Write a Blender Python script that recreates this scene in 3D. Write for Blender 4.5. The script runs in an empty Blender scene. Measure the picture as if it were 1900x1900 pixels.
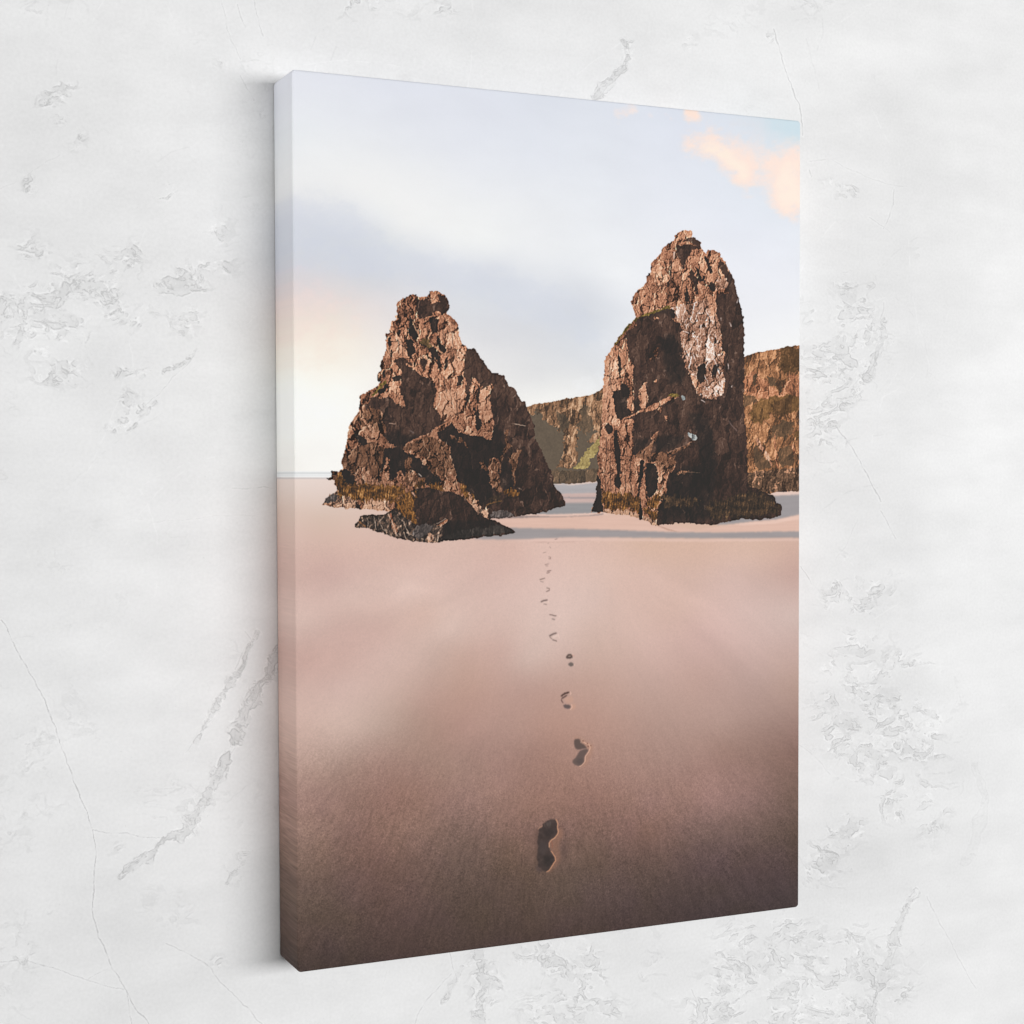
import bpy, bmesh, math, mathutils
import numpy as np

# ================================================================ camera, light, exposure
sc = bpy.context.scene
col = sc.collection
CAM = dict(f=3096.283, loc=(-.79242, -1.66214, .04969), rot=(1.53902, .00292, -.42836), cx=950., cy=978.444)   # pixels of the 1900 px photograph
cd = bpy.data.cameras.new('camera')
cam = bpy.data.objects.new('camera', cd); col.objects.link(cam)
cam.location = CAM['loc']; cam.rotation_euler = CAM['rot']
cd.sensor_width = 36; cd.lens = 36*CAM['f']/1900; cd.shift_y = (CAM['cy']-950)/1900
cd.clip_start = .05; cd.clip_end = 60
sc.camera = cam

W_, H_, D_ = .60, .90, .0625          # the stretched canvas in metres; the wall is the plane y = 0

world = bpy.data.worlds.new('World'); sc.world = world; world.use_nodes = True
bg = world.node_tree.nodes['Background']; bg.inputs[0].default_value = (1, 1, 1, 1); bg.inputs[1].default_value = .06

def area(name, loc, target, size, size_y, power, colour=(1, 1, 1)):
    d = bpy.data.lights.new(name, 'AREA'); d.shape = 'RECTANGLE'; d.size = size; d.size_y = size_y; d.energy = power; d.color = colour
    o = bpy.data.objects.new(name, d); col.objects.link(o); o.location = loc
    o.rotation_euler = (mathutils.Vector(target)-mathutils.Vector(loc)).to_track_quat('-Z', 'Y').to_euler()
    return o
area('key_softbox', (1.25, -4.2, .24), (.1, 0, .0), 4.5, 1.1, 192)
area('right_softbox', (4.6, -3.4, .1), (0, 0, -.1), 2.2, 1.0, 26)
area('left_fill', (-4.4, -1.0, -.2), (-.3, 0, -.05), .9, 1.6, 74)

vs = sc.view_settings
sc.display_settings.display_device = 'sRGB'
vs.view_transform = 'Standard'; vs.look = 'None'; vs.exposure = 0; vs.gamma = 1; vs.use_curve_mapping = False
sc.render.engine = 'CYCLES'; sc.cycles.max_bounces = 6; sc.cycles.diffuse_bounces = 4
# ---------------------------------------------------------------- noise and raster helpers (numpy)
def _tab(seed):
    return np.random.default_rng(seed).random((256, 256)).astype(np.float32)
_T = {}
def vn(x, y, seed=0):
    if seed not in _T: _T[seed] = _tab(seed)
    t = _T[seed]
    xi = np.floor(x); yi = np.floor(y)
    fx = (x - xi).astype(np.float32); fy = (y - yi).astype(np.float32)
    fx = fx*fx*(3-2*fx); fy = fy*fy*(3-2*fy)
    x0 = xi.astype(np.int64) & 255; y0 = yi.astype(np.int64) & 255
    x1 = (x0+1) & 255; y1 = (y0+1) & 255
    a = t[y0, x0]; b = t[y0, x1]; c = t[y1, x0]; d = t[y1, x1]
    return (a*(1-fx)+b*fx)*(1-fy) + (c*(1-fx)+d*fx)*fy
def fbm(x, y, n=4, seed=0, gain=.5):
    s = 0; a = 1; w = 0
    for i in range(n):
        s = s + a*vn(x*2**i + 17.3*i, y*2**i + 5.1*i, seed+i); w += a; a *= gain
    return s/w
def worley(x, y, seed=0):
    """nearest-cell distances, a random per cell, and the offset from the cell's own point"""
    t1, t2, t3 = _tab(seed+91), _tab(seed+92), _tab(seed+93)
    xi = np.floor(x).astype(np.int64); yi = np.floor(y).astype(np.int64)
    f1 = np.full(x.shape, 9., np.float32); f2 = f1.copy(); cid = np.zeros(x.shape, np.float32); ox = cid.copy(); oy = cid.copy()
    for dy in (-1, 0, 1):
        for dx in (-1, 0, 1):
            cx = (xi+dx); cy = (yi+dy); a = cx & 255; b = cy & 255
            ex = (x-cx-t1[b, a]).astype(np.float32); ey = (y-cy-t2[b, a]).astype(np.float32); d = np.hypot(ex, ey)
            n = d < f1
            f2 = np.where(n, f1, np.minimum(f2, d)); cid = np.where(n, t3[b, a], cid)
            ox = np.where(n, ex, ox); oy = np.where(n, ey, oy); f1 = np.where(n, d, f1)
    return f1, f2, cid, ox, oy
def facets(x, y, seed):
    """broken rock: every cell is a block with its own height and tilt"""
    f1, f2, c, ox, oy = worley(x, y, seed)
    r1 = (c*57.31) % 1-.5; r2 = (c*131.7) % 1-.5; r3 = (c*17.9) % 1
    return r3*.55+r1*ox*1.5+r2*oy*1.2-.18*(1-sstep(0, .10, f2-f1)), f2-f1, c, r1*.85+r2*.55
def sstep(a, b, x):
    t = np.clip((x-a)/(b-a), 0, 1); return t*t*(3-2*t)
def blur(a, r):
    if r <= 0: return a
    n = int(max(1, round(r*2.5))); k = np.exp(-.5*(np.arange(-n, n+1)/r)**2); k /= k.sum()
    for ax in (0, 1):
        pad = [(0, 0)]*a.ndim; pad[ax] = (n, n)
        p = np.pad(a, pad, mode='edge'); o = 0
        for i, w in enumerate(k):
            sl = [slice(None)]*a.ndim; sl[ax] = slice(i, i+a.shape[ax]); o = o + w*p[tuple(sl)]
        a = o
    return a.astype(np.float32)
def inpoly(x, y, pts):
    m = np.zeros(x.shape, bool); n = len(pts)
    for i in range(n):
        x0, y0 = pts[i]; x1, y1 = pts[(i+1) % n]
        if y0 == y1: continue
        c = (y0 > y) != (y1 > y)
        m ^= c & (x < (x1-x0)*(y-y0)/(y1-y0)+x0)
    return m
def segdist(x, y, pts):
    d = np.full(x.shape, 1e9, np.float32); along = np.zeros(x.shape, np.float32); L = 0
    for (x0, y0), (x1, y1) in zip(pts[:-1], pts[1:]):
        l = max(np.hypot(x1-x0, y1-y0), 1e-6)
        t = np.clip(((x-x0)*(x1-x0)+(y-y0)*(y1-y0))/l**2, 0, 1)
        dd = np.hypot(x-x0-t*(x1-x0), y-y0-t*(y1-y0)).astype(np.float32)
        along = np.where(dd < d, L+t*l, along); d = np.minimum(d, dd); L += l
    return d, along
def homography(src, dst):
    A = []
    for (x, y), (u, v) in zip(src, dst):
        A.append([x, y, 1, 0, 0, 0, -u*x, -u*y, -u]); A.append([0, 0, 0, x, y, 1, -v*x, -v*y, -v])
    return np.linalg.svd(np.array(A, float))[2][-1].reshape(3, 3)
def hmap(H, x, y):
    w = H[2, 0]*x+H[2, 1]*y+H[2, 2]
    return (H[0, 0]*x+H[0, 1]*y+H[0, 2])/w, (H[1, 0]*x+H[1, 1]*y+H[1, 2])/w
def srgb2lin(c):
    return np.where(c <= .04045, c/12.92, ((c+.055)/1.055)**2.4)

# ---------------------------------------------------------------- the printed picture
# measured on sheets: key -> (x origin, y origin, scale); coordinates below are in tenths of a sheet
SHEET = {'1': (590, 530, .7917), '2': (790, 530, .7037), '3': (590, 770, .7917), '4': (810, 770, .76),
         '5': (1090, 420, .6333), '6': (1090, 690, .6333), '7': (1290, 620, .5), '8': (960, 700, .613),
         'f': (960, 1490, 1.1875), 'g': (1040, 1350, 2.111), 'h': (1020, 1200, 1.4615), 'i': (980, 990, .905),
         'k': (1000, 150, .3878), 'p': (0, 0, 1)}
def pts(s):
    o = []; k = 'p'
    for tok in s.split():
        if tok[-1] == ':': k = tok[:-1]; continue
        a, b = tok.split(','); ox, oy, sc = SHEET[k]
        o.append((ox+float(a)/sc, oy+float(b)/sc))
    return o

CORNERS = [(539.5, 128), (1486.5, 224.5), (1482.5, 1682.5), (554, 1804.5)]
TW, TH = 1080, 1620
SKY = """545,140:230,233,244 700,160:226,230,243 900,185:222,227,242 1100,210:220,226,240 1300,230:217,225,240 1480,240:209,224,234
545,250:233,237,243 700,280:233,236,243 850,280:228,232,244 1000,300:226,231,244 1200,320:223,229,241 1380,430:224,230,242 1480,500:228,232,242
545,335:238,239,244 640,355:238,239,244 700,350:238,239,243 850,370:236,238,243 1000,390:232,235,243 1150,420:230,234,243
545,390:217,220,234 600,402:218,222,235 660,425:218,222,236 720,455:217,222,233 800,485:218,222,235 900,510:217,221,234 1000,545:215,219,231 1080,565:213,217,229
690,385:236,238,243 760,420:238,239,243 840,450:237,239,243 900,455:237,239,243 1000,475:235,237,243 1130,520:234,237,243 1150,560:228,231,240
545,470:213,217,230 620,490:212,216,229 700,520:213,216,228 545,520:221,214,222 600,540:228,218,222 680,550:221,217,224
545,570:238,221,216 620,590:240,226,218 690,580:232,222,224 545,620:244,230,220 640,640:245,235,226
545,670:249,243,234 620,680:249,242,232 545,720:252,251,248 640,720:251,249,245 545,800:251,251,249 600,800:252,251,250 545,860:246,243,240 600,860:250,248,246
880,560:217,221,231 900,620:221,221,228 960,650:222,222,228 1000,690:226,226,230 1050,640:215,218,227 1090,600:211,216,227 1000,735:242,241,240 1080,715:234,234,236 1100,690:222,224,230 1110,640:222,225,234
1400,620:236,238,243 1480,620:238,240,243 1440,560:232,235,243"""
SAND = """545,897:232,214,205 600,905:229,210,202 545,940:222,198,186 600,960:215,190,176
545,1000:217,187,176 650,1010:216,184,172 750,1020:212,180,168 850,1015:216,184,172 950,1020:214,180,168 1000,1010:220,188,176
1100,1010:216,183,170 1200,1015:210,176,158 1300,1015:210,175,158 1400,1015:212,178,162 1480,1010:206,170,156
545,1060:208,176,166 620,1065:204,172,164 700,1060:212,182,172 800,1080:220,190,180 900,1060:214,182,172 1000,1070:220,190,180 1100,1060:218,188,176 1200,1060:212,180,168 1350,1060:214,182,172 1470,1060:200,164,154
545,1110:216,186,176 650,1100:214,186,176 760,1100:222,194,184
560,1150:212,184,174 640,1170:204,172,162 700,1165:206,174,164 780,1130:212,180,168 830,1160:218,190,180 900,1130:214,184,174 980,1150:218,190,180 1060,1150:218,190,180
560,1220:200,166,156 640,1230:207,175,164 720,1220:212,182,172 800,1220:206,176,166 860,1230:201,166,154 930,1200:204,170,160 980,1215:212,184,174 1040,1200:210,180,170 1100,1190:206,176,164 1200,1190:208,176,166 1300,1170:206,172,164 1380,1130:212,182,174 1470,1140:214,186,178 1470,1200:200,168,160
1090,1110:216,188,178 1150,1090:212,180,168 1250,1130:206,174,162
560,1280:205,174,164 640,1270:212,182,172 720,1290:207,177,166 790,1290:199,164,154 860,1280:193,156,144 950,1270:192,156,146 1010,1270:190,154,143 1100,1250:197,163,151 1200,1260:198,165,155 1300,1260:194,159,149 1400,1260:192,159,151 1470,1270:184,150,139
560,1340:209,175,165 640,1340:213,182,171 710,1340:196,167,156 780,1340:184,151,140 860,1340:184,146,136 950,1350:181,143,132 1030,1340:184,144,131 1120,1340:188,150,138 1220,1340:186,152,142 1340,1340:184,150,140 1470,1330:166,131,122
560,1400:193,158,148 640,1400:180,148,138 700,1400:172,138,128 800,1410:164,131,120 900,1410:165,126,115 980,1400:162,123,112 1060,1440:163,124,112 1150,1420:175,138,127 1250,1400:178,143,134 1350,1390:162,127,116 1470,1390:146,110,101
560,1470:169,133,123 640,1470:152,118,108 720,1470:148,112,101 800,1470:152,116,105 900,1480:155,117,106 1000,1480:151,112,101 1100,1480:155,117,106 1200,1480:160,124,115 1300,1480:155,119,110 1400,1470:143,110,101 1470,1470:123,94,85
560,1540:152,120,109 650,1540:131,100,91 750,1540:137,107,96 850,1540:126,98,89 950,1540:131,98,87 1100,1560:120,92,84 1200,1540:133,100,91 1300,1540:117,91,83 1400,1540:107,83,76 1470,1540:96,74,67
560,1610:121,96,87 650,1610:108,85,77 750,1610:108,85,77 850,1610:102,81,73 950,1620:95,74,66 1050,1630:95,76,68 1200,1620:95,74,68 1300,1610:90,69,66 1400,1600:86,65,63 1470,1610:79,60,58
560,1680:105,84,76 700,1680:95,74,68 850,1680:86,68,62 1000,1690:84,66,61 1150,1680:82,64,62 1300,1670:76,59,57 1470,1660:70,55,53
560,1740:94,73,67 700,1750:84,65,61 850,1740:78,61,57 1000,1720:76,59,55 1150,1710:74,57,55 560,1790:77,61,57 650,1780:75,59,55"""
ROCK_A = """1: 150,18 142,13 134,14 131,17 122,20 117,25 116,33 117,42 114,47 115,50 108,54 107,62 105,66 106,69 99,72 99,76 101,80 99,88 100,93 98,103 93,110 92,118 93,126 87,132 87,138 88,142 91,143 87,147 80,152 72,158 67,158 61,164 63,171 61,180 60,186 58,190
3: 57,2 52,7 49,13 45,19 45,25 43,32 42,41 41,50 38,57 38,62 35,67 36,72 37,77 37,80 33,83 30,85 28,92 25,97 25,103 28,107 29,112 25,115 18,118 12,123 9,128 7,131 10,133 17,135 26,137 36,137 48,138 57,137 63,139 75,139 85,140 93,141 100,142 110,143 150,150 190,150
4: 30,160 76,148 80,146 95,146 110,144 125,142 140,140 155,137 165,132 175,130 181,129 180,122 178,115 174,109 168,104
8: 42.5,122 41,113 37,105 33,96 28,86 25,77 20,70 19.5,63 19,55 14,43
2: 131,158 130,152 125,152 122,148 119,140 115,135 107,132 105,125 104,119 95,117 94,115 88,114 83,112 80,107 76,101 72,95 67,88 64,83 58,84 53,82 48,77 46,74 44,65 42,56 41,50 38,45 33,41 30,39 27,36.5 28,34 31,31 32,27 30,22 29,18 24,14 19,11 16,8 12,8 8,7.5 5,9 2,14"""
ROCK_F = """3: 106,142 100,146 90,148 80,147 70,148 62,150 60,155 57,160 54,162 55,165 65,166 75,167 85,171 90,173 100,176 110,179 120,182 130,184 140,186 150,187 160,188 170,188 180,187 190,185
4: 10,178 25,177 45,176 60,174 68,172 78,171 86,171 94,170 100,169 106,167 112,166 108,163 105,160 98,157 90,153 82,150 76,148 66,144 58,140 50,128 40,118 30,112 20,109 10,108 3: 180,112 165,108 150,108 142,110 132,114 124,119 118,124 114,130 113,137"""
ROCK_B = """5: 18.5,190 19.5,178 20,165 22,153 28,146 32,138 37,130 45,120 54,113 56,108 55,100 54,96 51,91 53,84 60,75 68,68 70,65 69,60 72,56 75,54 74,49 76,44 82,37 86,33 88,27 94,21 101,18 104,15 103,11 108,7 114,5 121,6 123,10 122,13 126,13 132,18 134,25 137,30 140,33 142,28 150,28 154,31 157,37 161,41 164,48 168,53 171,60 173,67 175,73 175,80 178,85 180,96 182,105 184,115 184,125 185,137 184,138 184,150 185,160 184,175 184,190
6: 184,40 185,60 187,75 188,100 189,130 7: 49,120 49,135 51,142 57,144 66,148 73,150 75,156 79,158 81,163 80,168 73,171 66,171 60,173 50,172 40,172 30,174 22,176 15,177 5,177 0,176
6: 128,178 110,178 95,179 83,180 80,181 74,178 66,175 58,173 48,169 38,168 30,167 22,165.5 5,166 6,160 8,155 10,148 11,135 11,120 13,115 12,105 12,98 13,95 15,80 17,60 18,40 18.5,20"""
CLIFF_R = "7: 40,22 46,21.5 50,20 54,18 62,17 76,14 90,11.5 102,10.3 102,145 98,146 86,146 75,147 66,149 40,150"
CLIFF_C = "8: 5,36 10,35 15,33 25,30.5 40,28 50,26 56,24.5 65,24 74,22.5 80,21.5 88,19 93,16 97,13 105,10 105,118.5 90,119 75,120 65,122 55,121.5 43,121.5 20,122"
# class letter, outline, edge raggedness
SHAPES = [
 ('H', CLIFF_C, .8),
 ('c', "8: 0,26 25,22 50,17 80,12 105,2 105,66 92,70 84,62 86,50 80,44 72,50 70,56 64,64 56,66 50,58 44,62 40,56 34,56 28,46 20,42 12,40", 2.5),
 ('h', "8: 72,34 78,30 84,33 83,44 86,56 80,64 72,66 69,56 71,46", 2),
 ('h', "8: 44,34 50,40 58,46 60,54 52,62 47,58 46,46", 2), ('h', "8: 18,38 24,36 26,44 22,46", 1.5),
 ('c', "8: 52,66 56,60 62,57 67,62 69,72 67,82 68,92 66,100 60,104 54,103 47,104 49,96 53,90 52,80 51,72", 1.2),
 ('V', "8: 64,104 70,96 78,85 88,76 95,67 97,76 92,82 86,91 82,94 83,100 78,103.5 70,104", 1.2),
 ('c', "8: 82,76 84,68 92,64 96,62 94,70 88,76", 1.5),
 ('h', "8: 20,112 43,106 60,107 76,106 92,104 92,119 75,120 65,122 43,121", 1.2),
 ('c', CLIFF_R, .8),
 ('b', "7: 44,44 54,36 62,40 70,46 78,56 88,38 98,40 102,38 102,58 90,58 78,58 66,60 56,58 46,56", 1.5),
 ('q', "7: 77,16 84,13 102,11 102,34 90,36 84,36 80,28", 2.5),
 ('h', "7: 55,38 58,37 57,44 54,48", 1), ('h', "7: 67,40 72,39 77,46 76,49 70,47", 1), ('h', "7: 78,48 81,47 82,54 79,56", 1),
 ('h', "7: 45,57 56,58 58,62 52,66 45,68", 1), ('g', "7: 58,64 64,60 76,58 88,58 102,60 102,72 90,72 80,70 70,74 60,84 52,82 50,74 54,68", 2),
 ('q', "7: 70,66 80,60 90,60 90,70 80,76 72,76", 2), ('h', "7: 72,86 82,79 93,82 90,90 84,100 78,96 74,100 70,96", 1.5),
 ('g', "7: 92,92 102,84 102,98 94,96", 2),
 ('h', "7: 56,103 62,112 68,118 71,124 58,127 55,118", 1), ('h', "7: 78,106 88,103 93,112 90,122 80,124 77,114", 1.2),
 ('B', "7: 58,96 62,104 68,112 72,122 71,124 66,114 60,106 57,100", .6), ('b', "7: 73,90 75,100 76,112 78,124 76,125 74,108", .6), ('b', "7: 90,103 92,102 93,112 91,114", .5),
 ('r', "7: 44,131 60,127 75,126 102,123 102,145 98,146 86,146 75,147 60,147 40,150", 1),
 # left stack
 ('M', "3: 20,83 28,83 31,86 30,96 16,96 12,94 20,92", .5),
 ('L', ROCK_A, 1.0),
 ('S', "4: 82,14 88,0 130,-10 150,20 170,90 185,135 120,150 80,150 60,140 64,120 84,100 90,60", 1.0),
 ('S', "2: 53,82 58,80 64,80 72,92 84,108 106,116 108,130 120,136 134,155 140,175 170,190 92,192 90,180 87,170 84,142 87,130 75,136 70,128 66,122 61,121 58,140 53,150 52,130 50,118 51,100", .8),
 ('M', "3: 36,62 45,54 60,46 70,42 84,40 95,44 97,55 95,66 93,85 95,100 70,104 40,102 54,98 52,88 44,80 36,80 33,68", .8),
 ('B', "1: 100,92 108,88 112,74 122,75 128,80 131,100 131,108 118,106 110,105 100,106", .8),
 ('B', "2: 20,60 30,46 38,50 41,60 44,72 48,80 52,88 50,100 49,114 40,116 32,112 28,98 24,84 20,74", 1.2),
 ('S', "1: 115,108 125,107 133,110 137,114 139,119 131,116 130,118 140,123 150,131 158,136 168,140 172,146 175,152 173,160 172,166 171,174 169,178 172,184 180,186 185,192 3: 180,8 190,9 178,16 165,27 155,31 140,37 128,45 124,52 117,49 112,43 107,39 100,36 97,30 98,22 95,14 90,8 88,0 1: 82,190 66,190 68,182 68,174 73,174 77,170 78,164 85,165 95,166 104,165 108,168 114,175 122,177 128,178 127,172 125,165 123,158 121,150 122,142 122,135 124,128 120,122 116,117 112,110", .9),
 ('M', "1: 66,190 67,180 72,186 78,178 84,184 90,182 96,190 3: 98,22 90,26 80,28 70,20 58,10 58,-2", .8),
 ('S', "1: 146,20 150,24 158,22 160,18 164,24 175,25 182,26 191,16 196,30 191,38 184,42 178,38 170,40 168,45 158,48 150,50 147,40 145,30", .9),
 ('L', "1: 160,20 164,13 172,12 176,18 172,26 166,30", 1), ('S', "1: 176,14 186,16 194,28 190,38 180,34", .8),
 ('D', "1: 134,46 139,48 140,54 139,58 145,62 148,72 149,77 142,79 138,76 134,74 133,62", .9),
 ('D', "1: 130,80 138,78 141,86 143,92 145,100 138,101 134,108 132,100 130,90", .8),
 ('D', "1: 165,48 172,45 177,52 177,62 175,70 168,72 166,64 164,55", .8), ('D', "1: 117,66 121,64 123,70 120,74 117,72", .7),
 ('D', "1: 150,85 158,80 166,84 170,92 178,98 181,106 180,114 177,120 175,110 173,104 168,112 166,100 164,94 158,90", 1),
 ('g', "1: 152,84 158,80 165,84 169,91 164,92 158,88", 1),
 ('D', "1: 174,76 178,75 181,86 188,90 190,98 185,102 180,94 176,86", .8), ('S', "1: 152,106 158,107 161,114 158,124 154,126 152,116", .8),
 ('D', "1: 97,126 99,130 98,136 96,138 95,130", .5), ('D', "1: 87,132 91,137 92,142 89,143 86,138", .5), ('D', "1: 108,136 115,132 122,133 124,138 118,141 112,140", .7),
 ('D', "1: 88,157 95,150 101,143 104,150 97,157 92,159", .8), ('G', "1: 79,162 86,152 93,145 99,141 101,144 93,150 88,157 84,162", .8),
 ('D', "1: 104,84 108,80 108,88 105,92", .7), ('D', "1: 108,94 110,96 110,106 108,104", .4), ('D', "1: 102,78 106,74 108,82 104,86", 1),
 ('D', "2: 53,140 58,142 57,150 55,158 52,160", .7),
 ('L', "2: 61,122 65,123 66,130 69,128 69,140 64,143 61,136", .8), ('L', "2: 71,128 74,133 73,136 70,132", .5),
 ('B', "2: 75,136 79,135 83,140 84,150 86,160 88,170 90,182 84,176 73,175 72,165 69,160 70,150 72,142", .8),
 ('L', "2: 86,129 89,128 89,133 82,142 79,140", .5),
 ('D', "2: 70,128 72,140 69,155 70,170 74,180 73,190 67,190 63,175 62,160 66,158 67,145 69,135", .8),
 ('L', "2: 64,158 67,152 69,144 68,158 66,166", .5), ('L', "2: 52,164 56,150 60,146 57,160 54,170", .6), ('L', "2: 55,176 60,160 63,164 66,182 64,190 56,190", 1),
 ('D', "2: 42,118 47,116 49,122 47,131 41,131", .7), ('D', "2: 20,80 26,82 27,88 23,91 20,86", .8), ('D', "2: 26,98 30,92 29,104 26,112 24,108", .7),
 ('D', "2: 9,85 13,88 12,100 9,96", .7), ('D', "2: 16,88 20,94 20,104 17,110 15,100", .8), ('D', "2: 43,155 46,160 45,168 43,165", .6),
 ('L', "2: 10,190 22,182 31,177 33,180 24,186 18,191", .5), ('D', "2: 26,184 33,181 39,185 43,192 36,200 22,196", .9),
 ('B', "2: 16,142 26,138 40,134 50,134 50,150 48,162 42,170 36,172 22,174 14,166 12,158", 1.2),
 ('D', "4: 22,14 30,22 38,27 52,31 62,31 66,30 70,36 78,36 80,26 82,14 88,20 95,26 97,36 97,42 93,55 91,62 90,70 88,66 84,62 77,61 74,68 75,78 74,88 76,98 80,104 82,112 76,118 72,124 68,130 62,126 52,118 46,110 38,98 30,95 28,84 26,74 22,62 18,48 14,40 8,38 4,34 2,24 10,20", .9),
 ('D', "3: 97,49 105,48 117,49 124,52 130,57 140,60 150,66 155,73 163,76 165,82 172,88 178,92 182,98 180,105 170,107 160,105 155,98 148,92 145,85 138,82 135,92 133,97 128,95 126,88 119,83 117,92 112,95 107,97 106,88 105,75 103,64 101,62 100,72 96,80 93,85 93,75 95,66 96,57", .9),
 ('D', "3: 100,30 118,22 124,30 128,44 118,50 106,42", 1.5),
 ('D', "3: 118,30 150,30 138,38 126,46 116,48 110,40", 1),
 ('M', "3: 125,50 128,44 140,37 155,31 165,33 175,36 185,43 4: 2,38 8,39 14,42 17,50 20,60 24,70 27,78 28,85 25,88 22,84 20,80 18,84 23,92 24,96 20,94 14,84 12,92 8,88 4,86 0,92 3: 184,88 182,95 178,88 172,90 166,84 165,72 168,64 160,68 155,62 146,58 138,52 132,54 126,54", .9),
 ('L', "3: 128,44 140,37 155,31 168,26 190,10 192,12 170,29 158,33 142,39 130,46", .4),
 ('M', "3: 128,74 130,66 134,62 139,66 138,72 135,78 136,90 134,98 127,97 128,86", .8),
 ('M', "3: 126,92 130,88 134,94 140,86 146,94 156,92 158,100 148,104 138,104", 2),
 ('L', "3: 101,61 104,70 106,85 106,99 93,103 95,90 99,78", .7),
 ('L', "3: 44,22 50,20 58,38 60,48 50,54 40,58 42,45", .7), ('D', "3: 50,22 56,26 64,34 72,38 74,42 66,46 62,44 58,36", .7),
 ('L', "3: 84,40 95,38 107,41 104,47 96,48 86,45", .9), ('B', "3: 60,-2 63,-2 72,12 80,18 84,28 81,29 76,20 68,12", .4),
 ('B', "3: 54,84 64,78 76,82 80,92 90,96 92,104 56,104 56,92", 2.0),
 ('M', "4: 98,22 100,20 102,24 100,32 101,40 108,43 103,47 97,53 94,60 92,68 91,82 89,84 89,72 91,60 95,50 98,42 97,32", .6),
 ('M', "4: 105,56 112,52 114,49 119,51 119,54 116,60 115,68 113,75 112,85 112,98 110,102 109,92 106,84 107,74 106,70 102,68 102,60", .6),
 ('D', "4: 96,64 102,70 106,78 106,90 109,100 106,108 96,106 91,98 91,84 92,72", .8),
 ('M', "4: 76,62 80,62 85,67 88,72 88,82 82,82 78,76 75,70", .7), ('M', "4: 76,82 88,84 90,92 88,98 92,104 92,110 86,108 82,102 76,96 75,88", .8),
 ('M', "4: 61,68 66,66 70,72 72,76 69,80 65,76", .7), ('M', "4: 30,37 35,32 37,36 34,42 30,40", .7), ('M', "4: 20,30 26,30 27,34 21,35", .7), ('M', "4: 40,40 43,38 44,46 42,48", .6),
 ('D', "3: 34,84 40,80 48,84 53,92 57,100 48,103 38,101 35,94", .8),
 ('W', "3: 25,97 30,88 34,86 36,95 40,100 56,102 70,102 85,104 100,103 115,103 125,104 130,106 128,115 120,122 114,128 105,127 90,126 75,127 60,126 50,124 38,122 30,118 28,107", 1.4),
 ('P', "3: 7,131 12,123 18,118 28,114 34,121 50,123 60,127 58,138 30,138", 1.2), ('Y', "3: 8,128 14,121 24,116 30,120 28,127 16,130", 1),
 ('P', "3: 63,139 70,130 80,128 95,127 105,126 108,143 85,142", 1.4),
 ('S', "3: 58,128 62,132 63,139 57,139", .6),
 ('W', "3: 140,104 150,98 156,100 158,108 148,110", 1.2), ('W', "3: 163,104 170,100 182,104 187,112 178,116 168,112", 1.2),
 ('W', "4: 94,108 100,106 108,106 116,108 117,114 110,117 104,114 96,112", 1), ('w', "4: 74,126 78,120 84,114 90,110 92,122 84,124 76,126", 1.2),
 ('W', "4: 33,98 40,98 44,108 47,118 43,120 38,112 34,106", 1.2), ('W', "4: 50,108 53,114 52,122 50,124", .7),
 ('P', "4: 53,126 60,126 64,134 62,140 57,141 54,132", .8), ('P', "4: 63,139 70,130 73,134 72,146 69,146 66,142", .6),
 ('Y', "4: 76,140 84,136 94,134 104,138 110,143 90,145 76,146", .8), ('D', "4: 90,84 96,96 106,100 104,106 94,106", .8),
 ('w', "4: 60,170 64,172 64,168 62,166", .3),
 # low rock in front of the left stack
 ('S', ROCK_F, .8),
 ('D', "3: 185,160 176,168 176,186 190,190 4: 30,176 70,168 96,158 70,148 30,150 6,150", 1),
 ('d', "4: 8,174 30,164 60,160 84,156 100,160 108,165 84,170 60,172 30,176", 1.2),
 ('W', "3: 113,130 120,122 128,117 137,113 145,112 147,120 143,130 141,140 144,150 146,160 140,162 134,152 128,148 124,142 118,142 113,138", 1.3),
 ('T', "3: 52,163 60,149 70,147 90,147 106,141 116,142 128,149 140,160 150,165 165,161 178,161 184,166 180,190 150,190 110,181 84,172 60,168", .6),
 ('Y', "3: 140,170 148,163 160,160 170,163 165,172 155,178 148,182 140,176", .6),
 ('L', "3: 104,146 110,150 112,160 118,170 116,178 110,168 105,156", .8), ('P', "3: 160,180 166,172 171,178 168,187 162,187", .5), ('L', "3: 178,162 190,154 191,157 180,166", .4),
 # right stack
 ('L', ROCK_B, 1.0),
 ('S', "5: 58,108 72,104 80,100 90,98 98,97 101,104 100,110 105,113 110,115 111,122 110,130 112,138 113,148 115,156 115,165 120,170 121,178 126,190 6: 128,20 130,28 138,31 150,32 159,28 162,15 160,0 5: 160,165 161,150 157,142 158,130 156,118 153,110 152,100 151,90 152,80 160,80 166,78 170,70 176,66 190,80 195,190 6: 195,130 7: 60,135 100,150 100,178 0,180 6: 83,182 82,170 84,162 87,155 90,148 94,140 93,130 95,122 100,118 104,108 100,100 76,106 56,100 54,88 53,70 56,60 46,56 39,58 36,54 46,32 54,20 53,0 5: 53,178 54,165 50,155 48,148 50,140 48,135 46,127 50,122 55,120 58,115", .9),
 ('K', "5: 98,97 110,92 120,90 140,85 150,80 152,90 151,100 153,110 157,120 157,140 160,150 160,180 6: 160,0 162,15 159,28 150,32 138,31 130,28 126,15 121,0 5: 121,178 120,170 115,160 113,148 112,138 110,128 111,120 108,113 102,108", 1.2),
 ('D', "5: 96,98 100,97 104,104 102,110 98,106", 1), ('D', "5: 86,130 100,128 108,140 112,160 116,172 112,186 96,186 90,160", 3),
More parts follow.
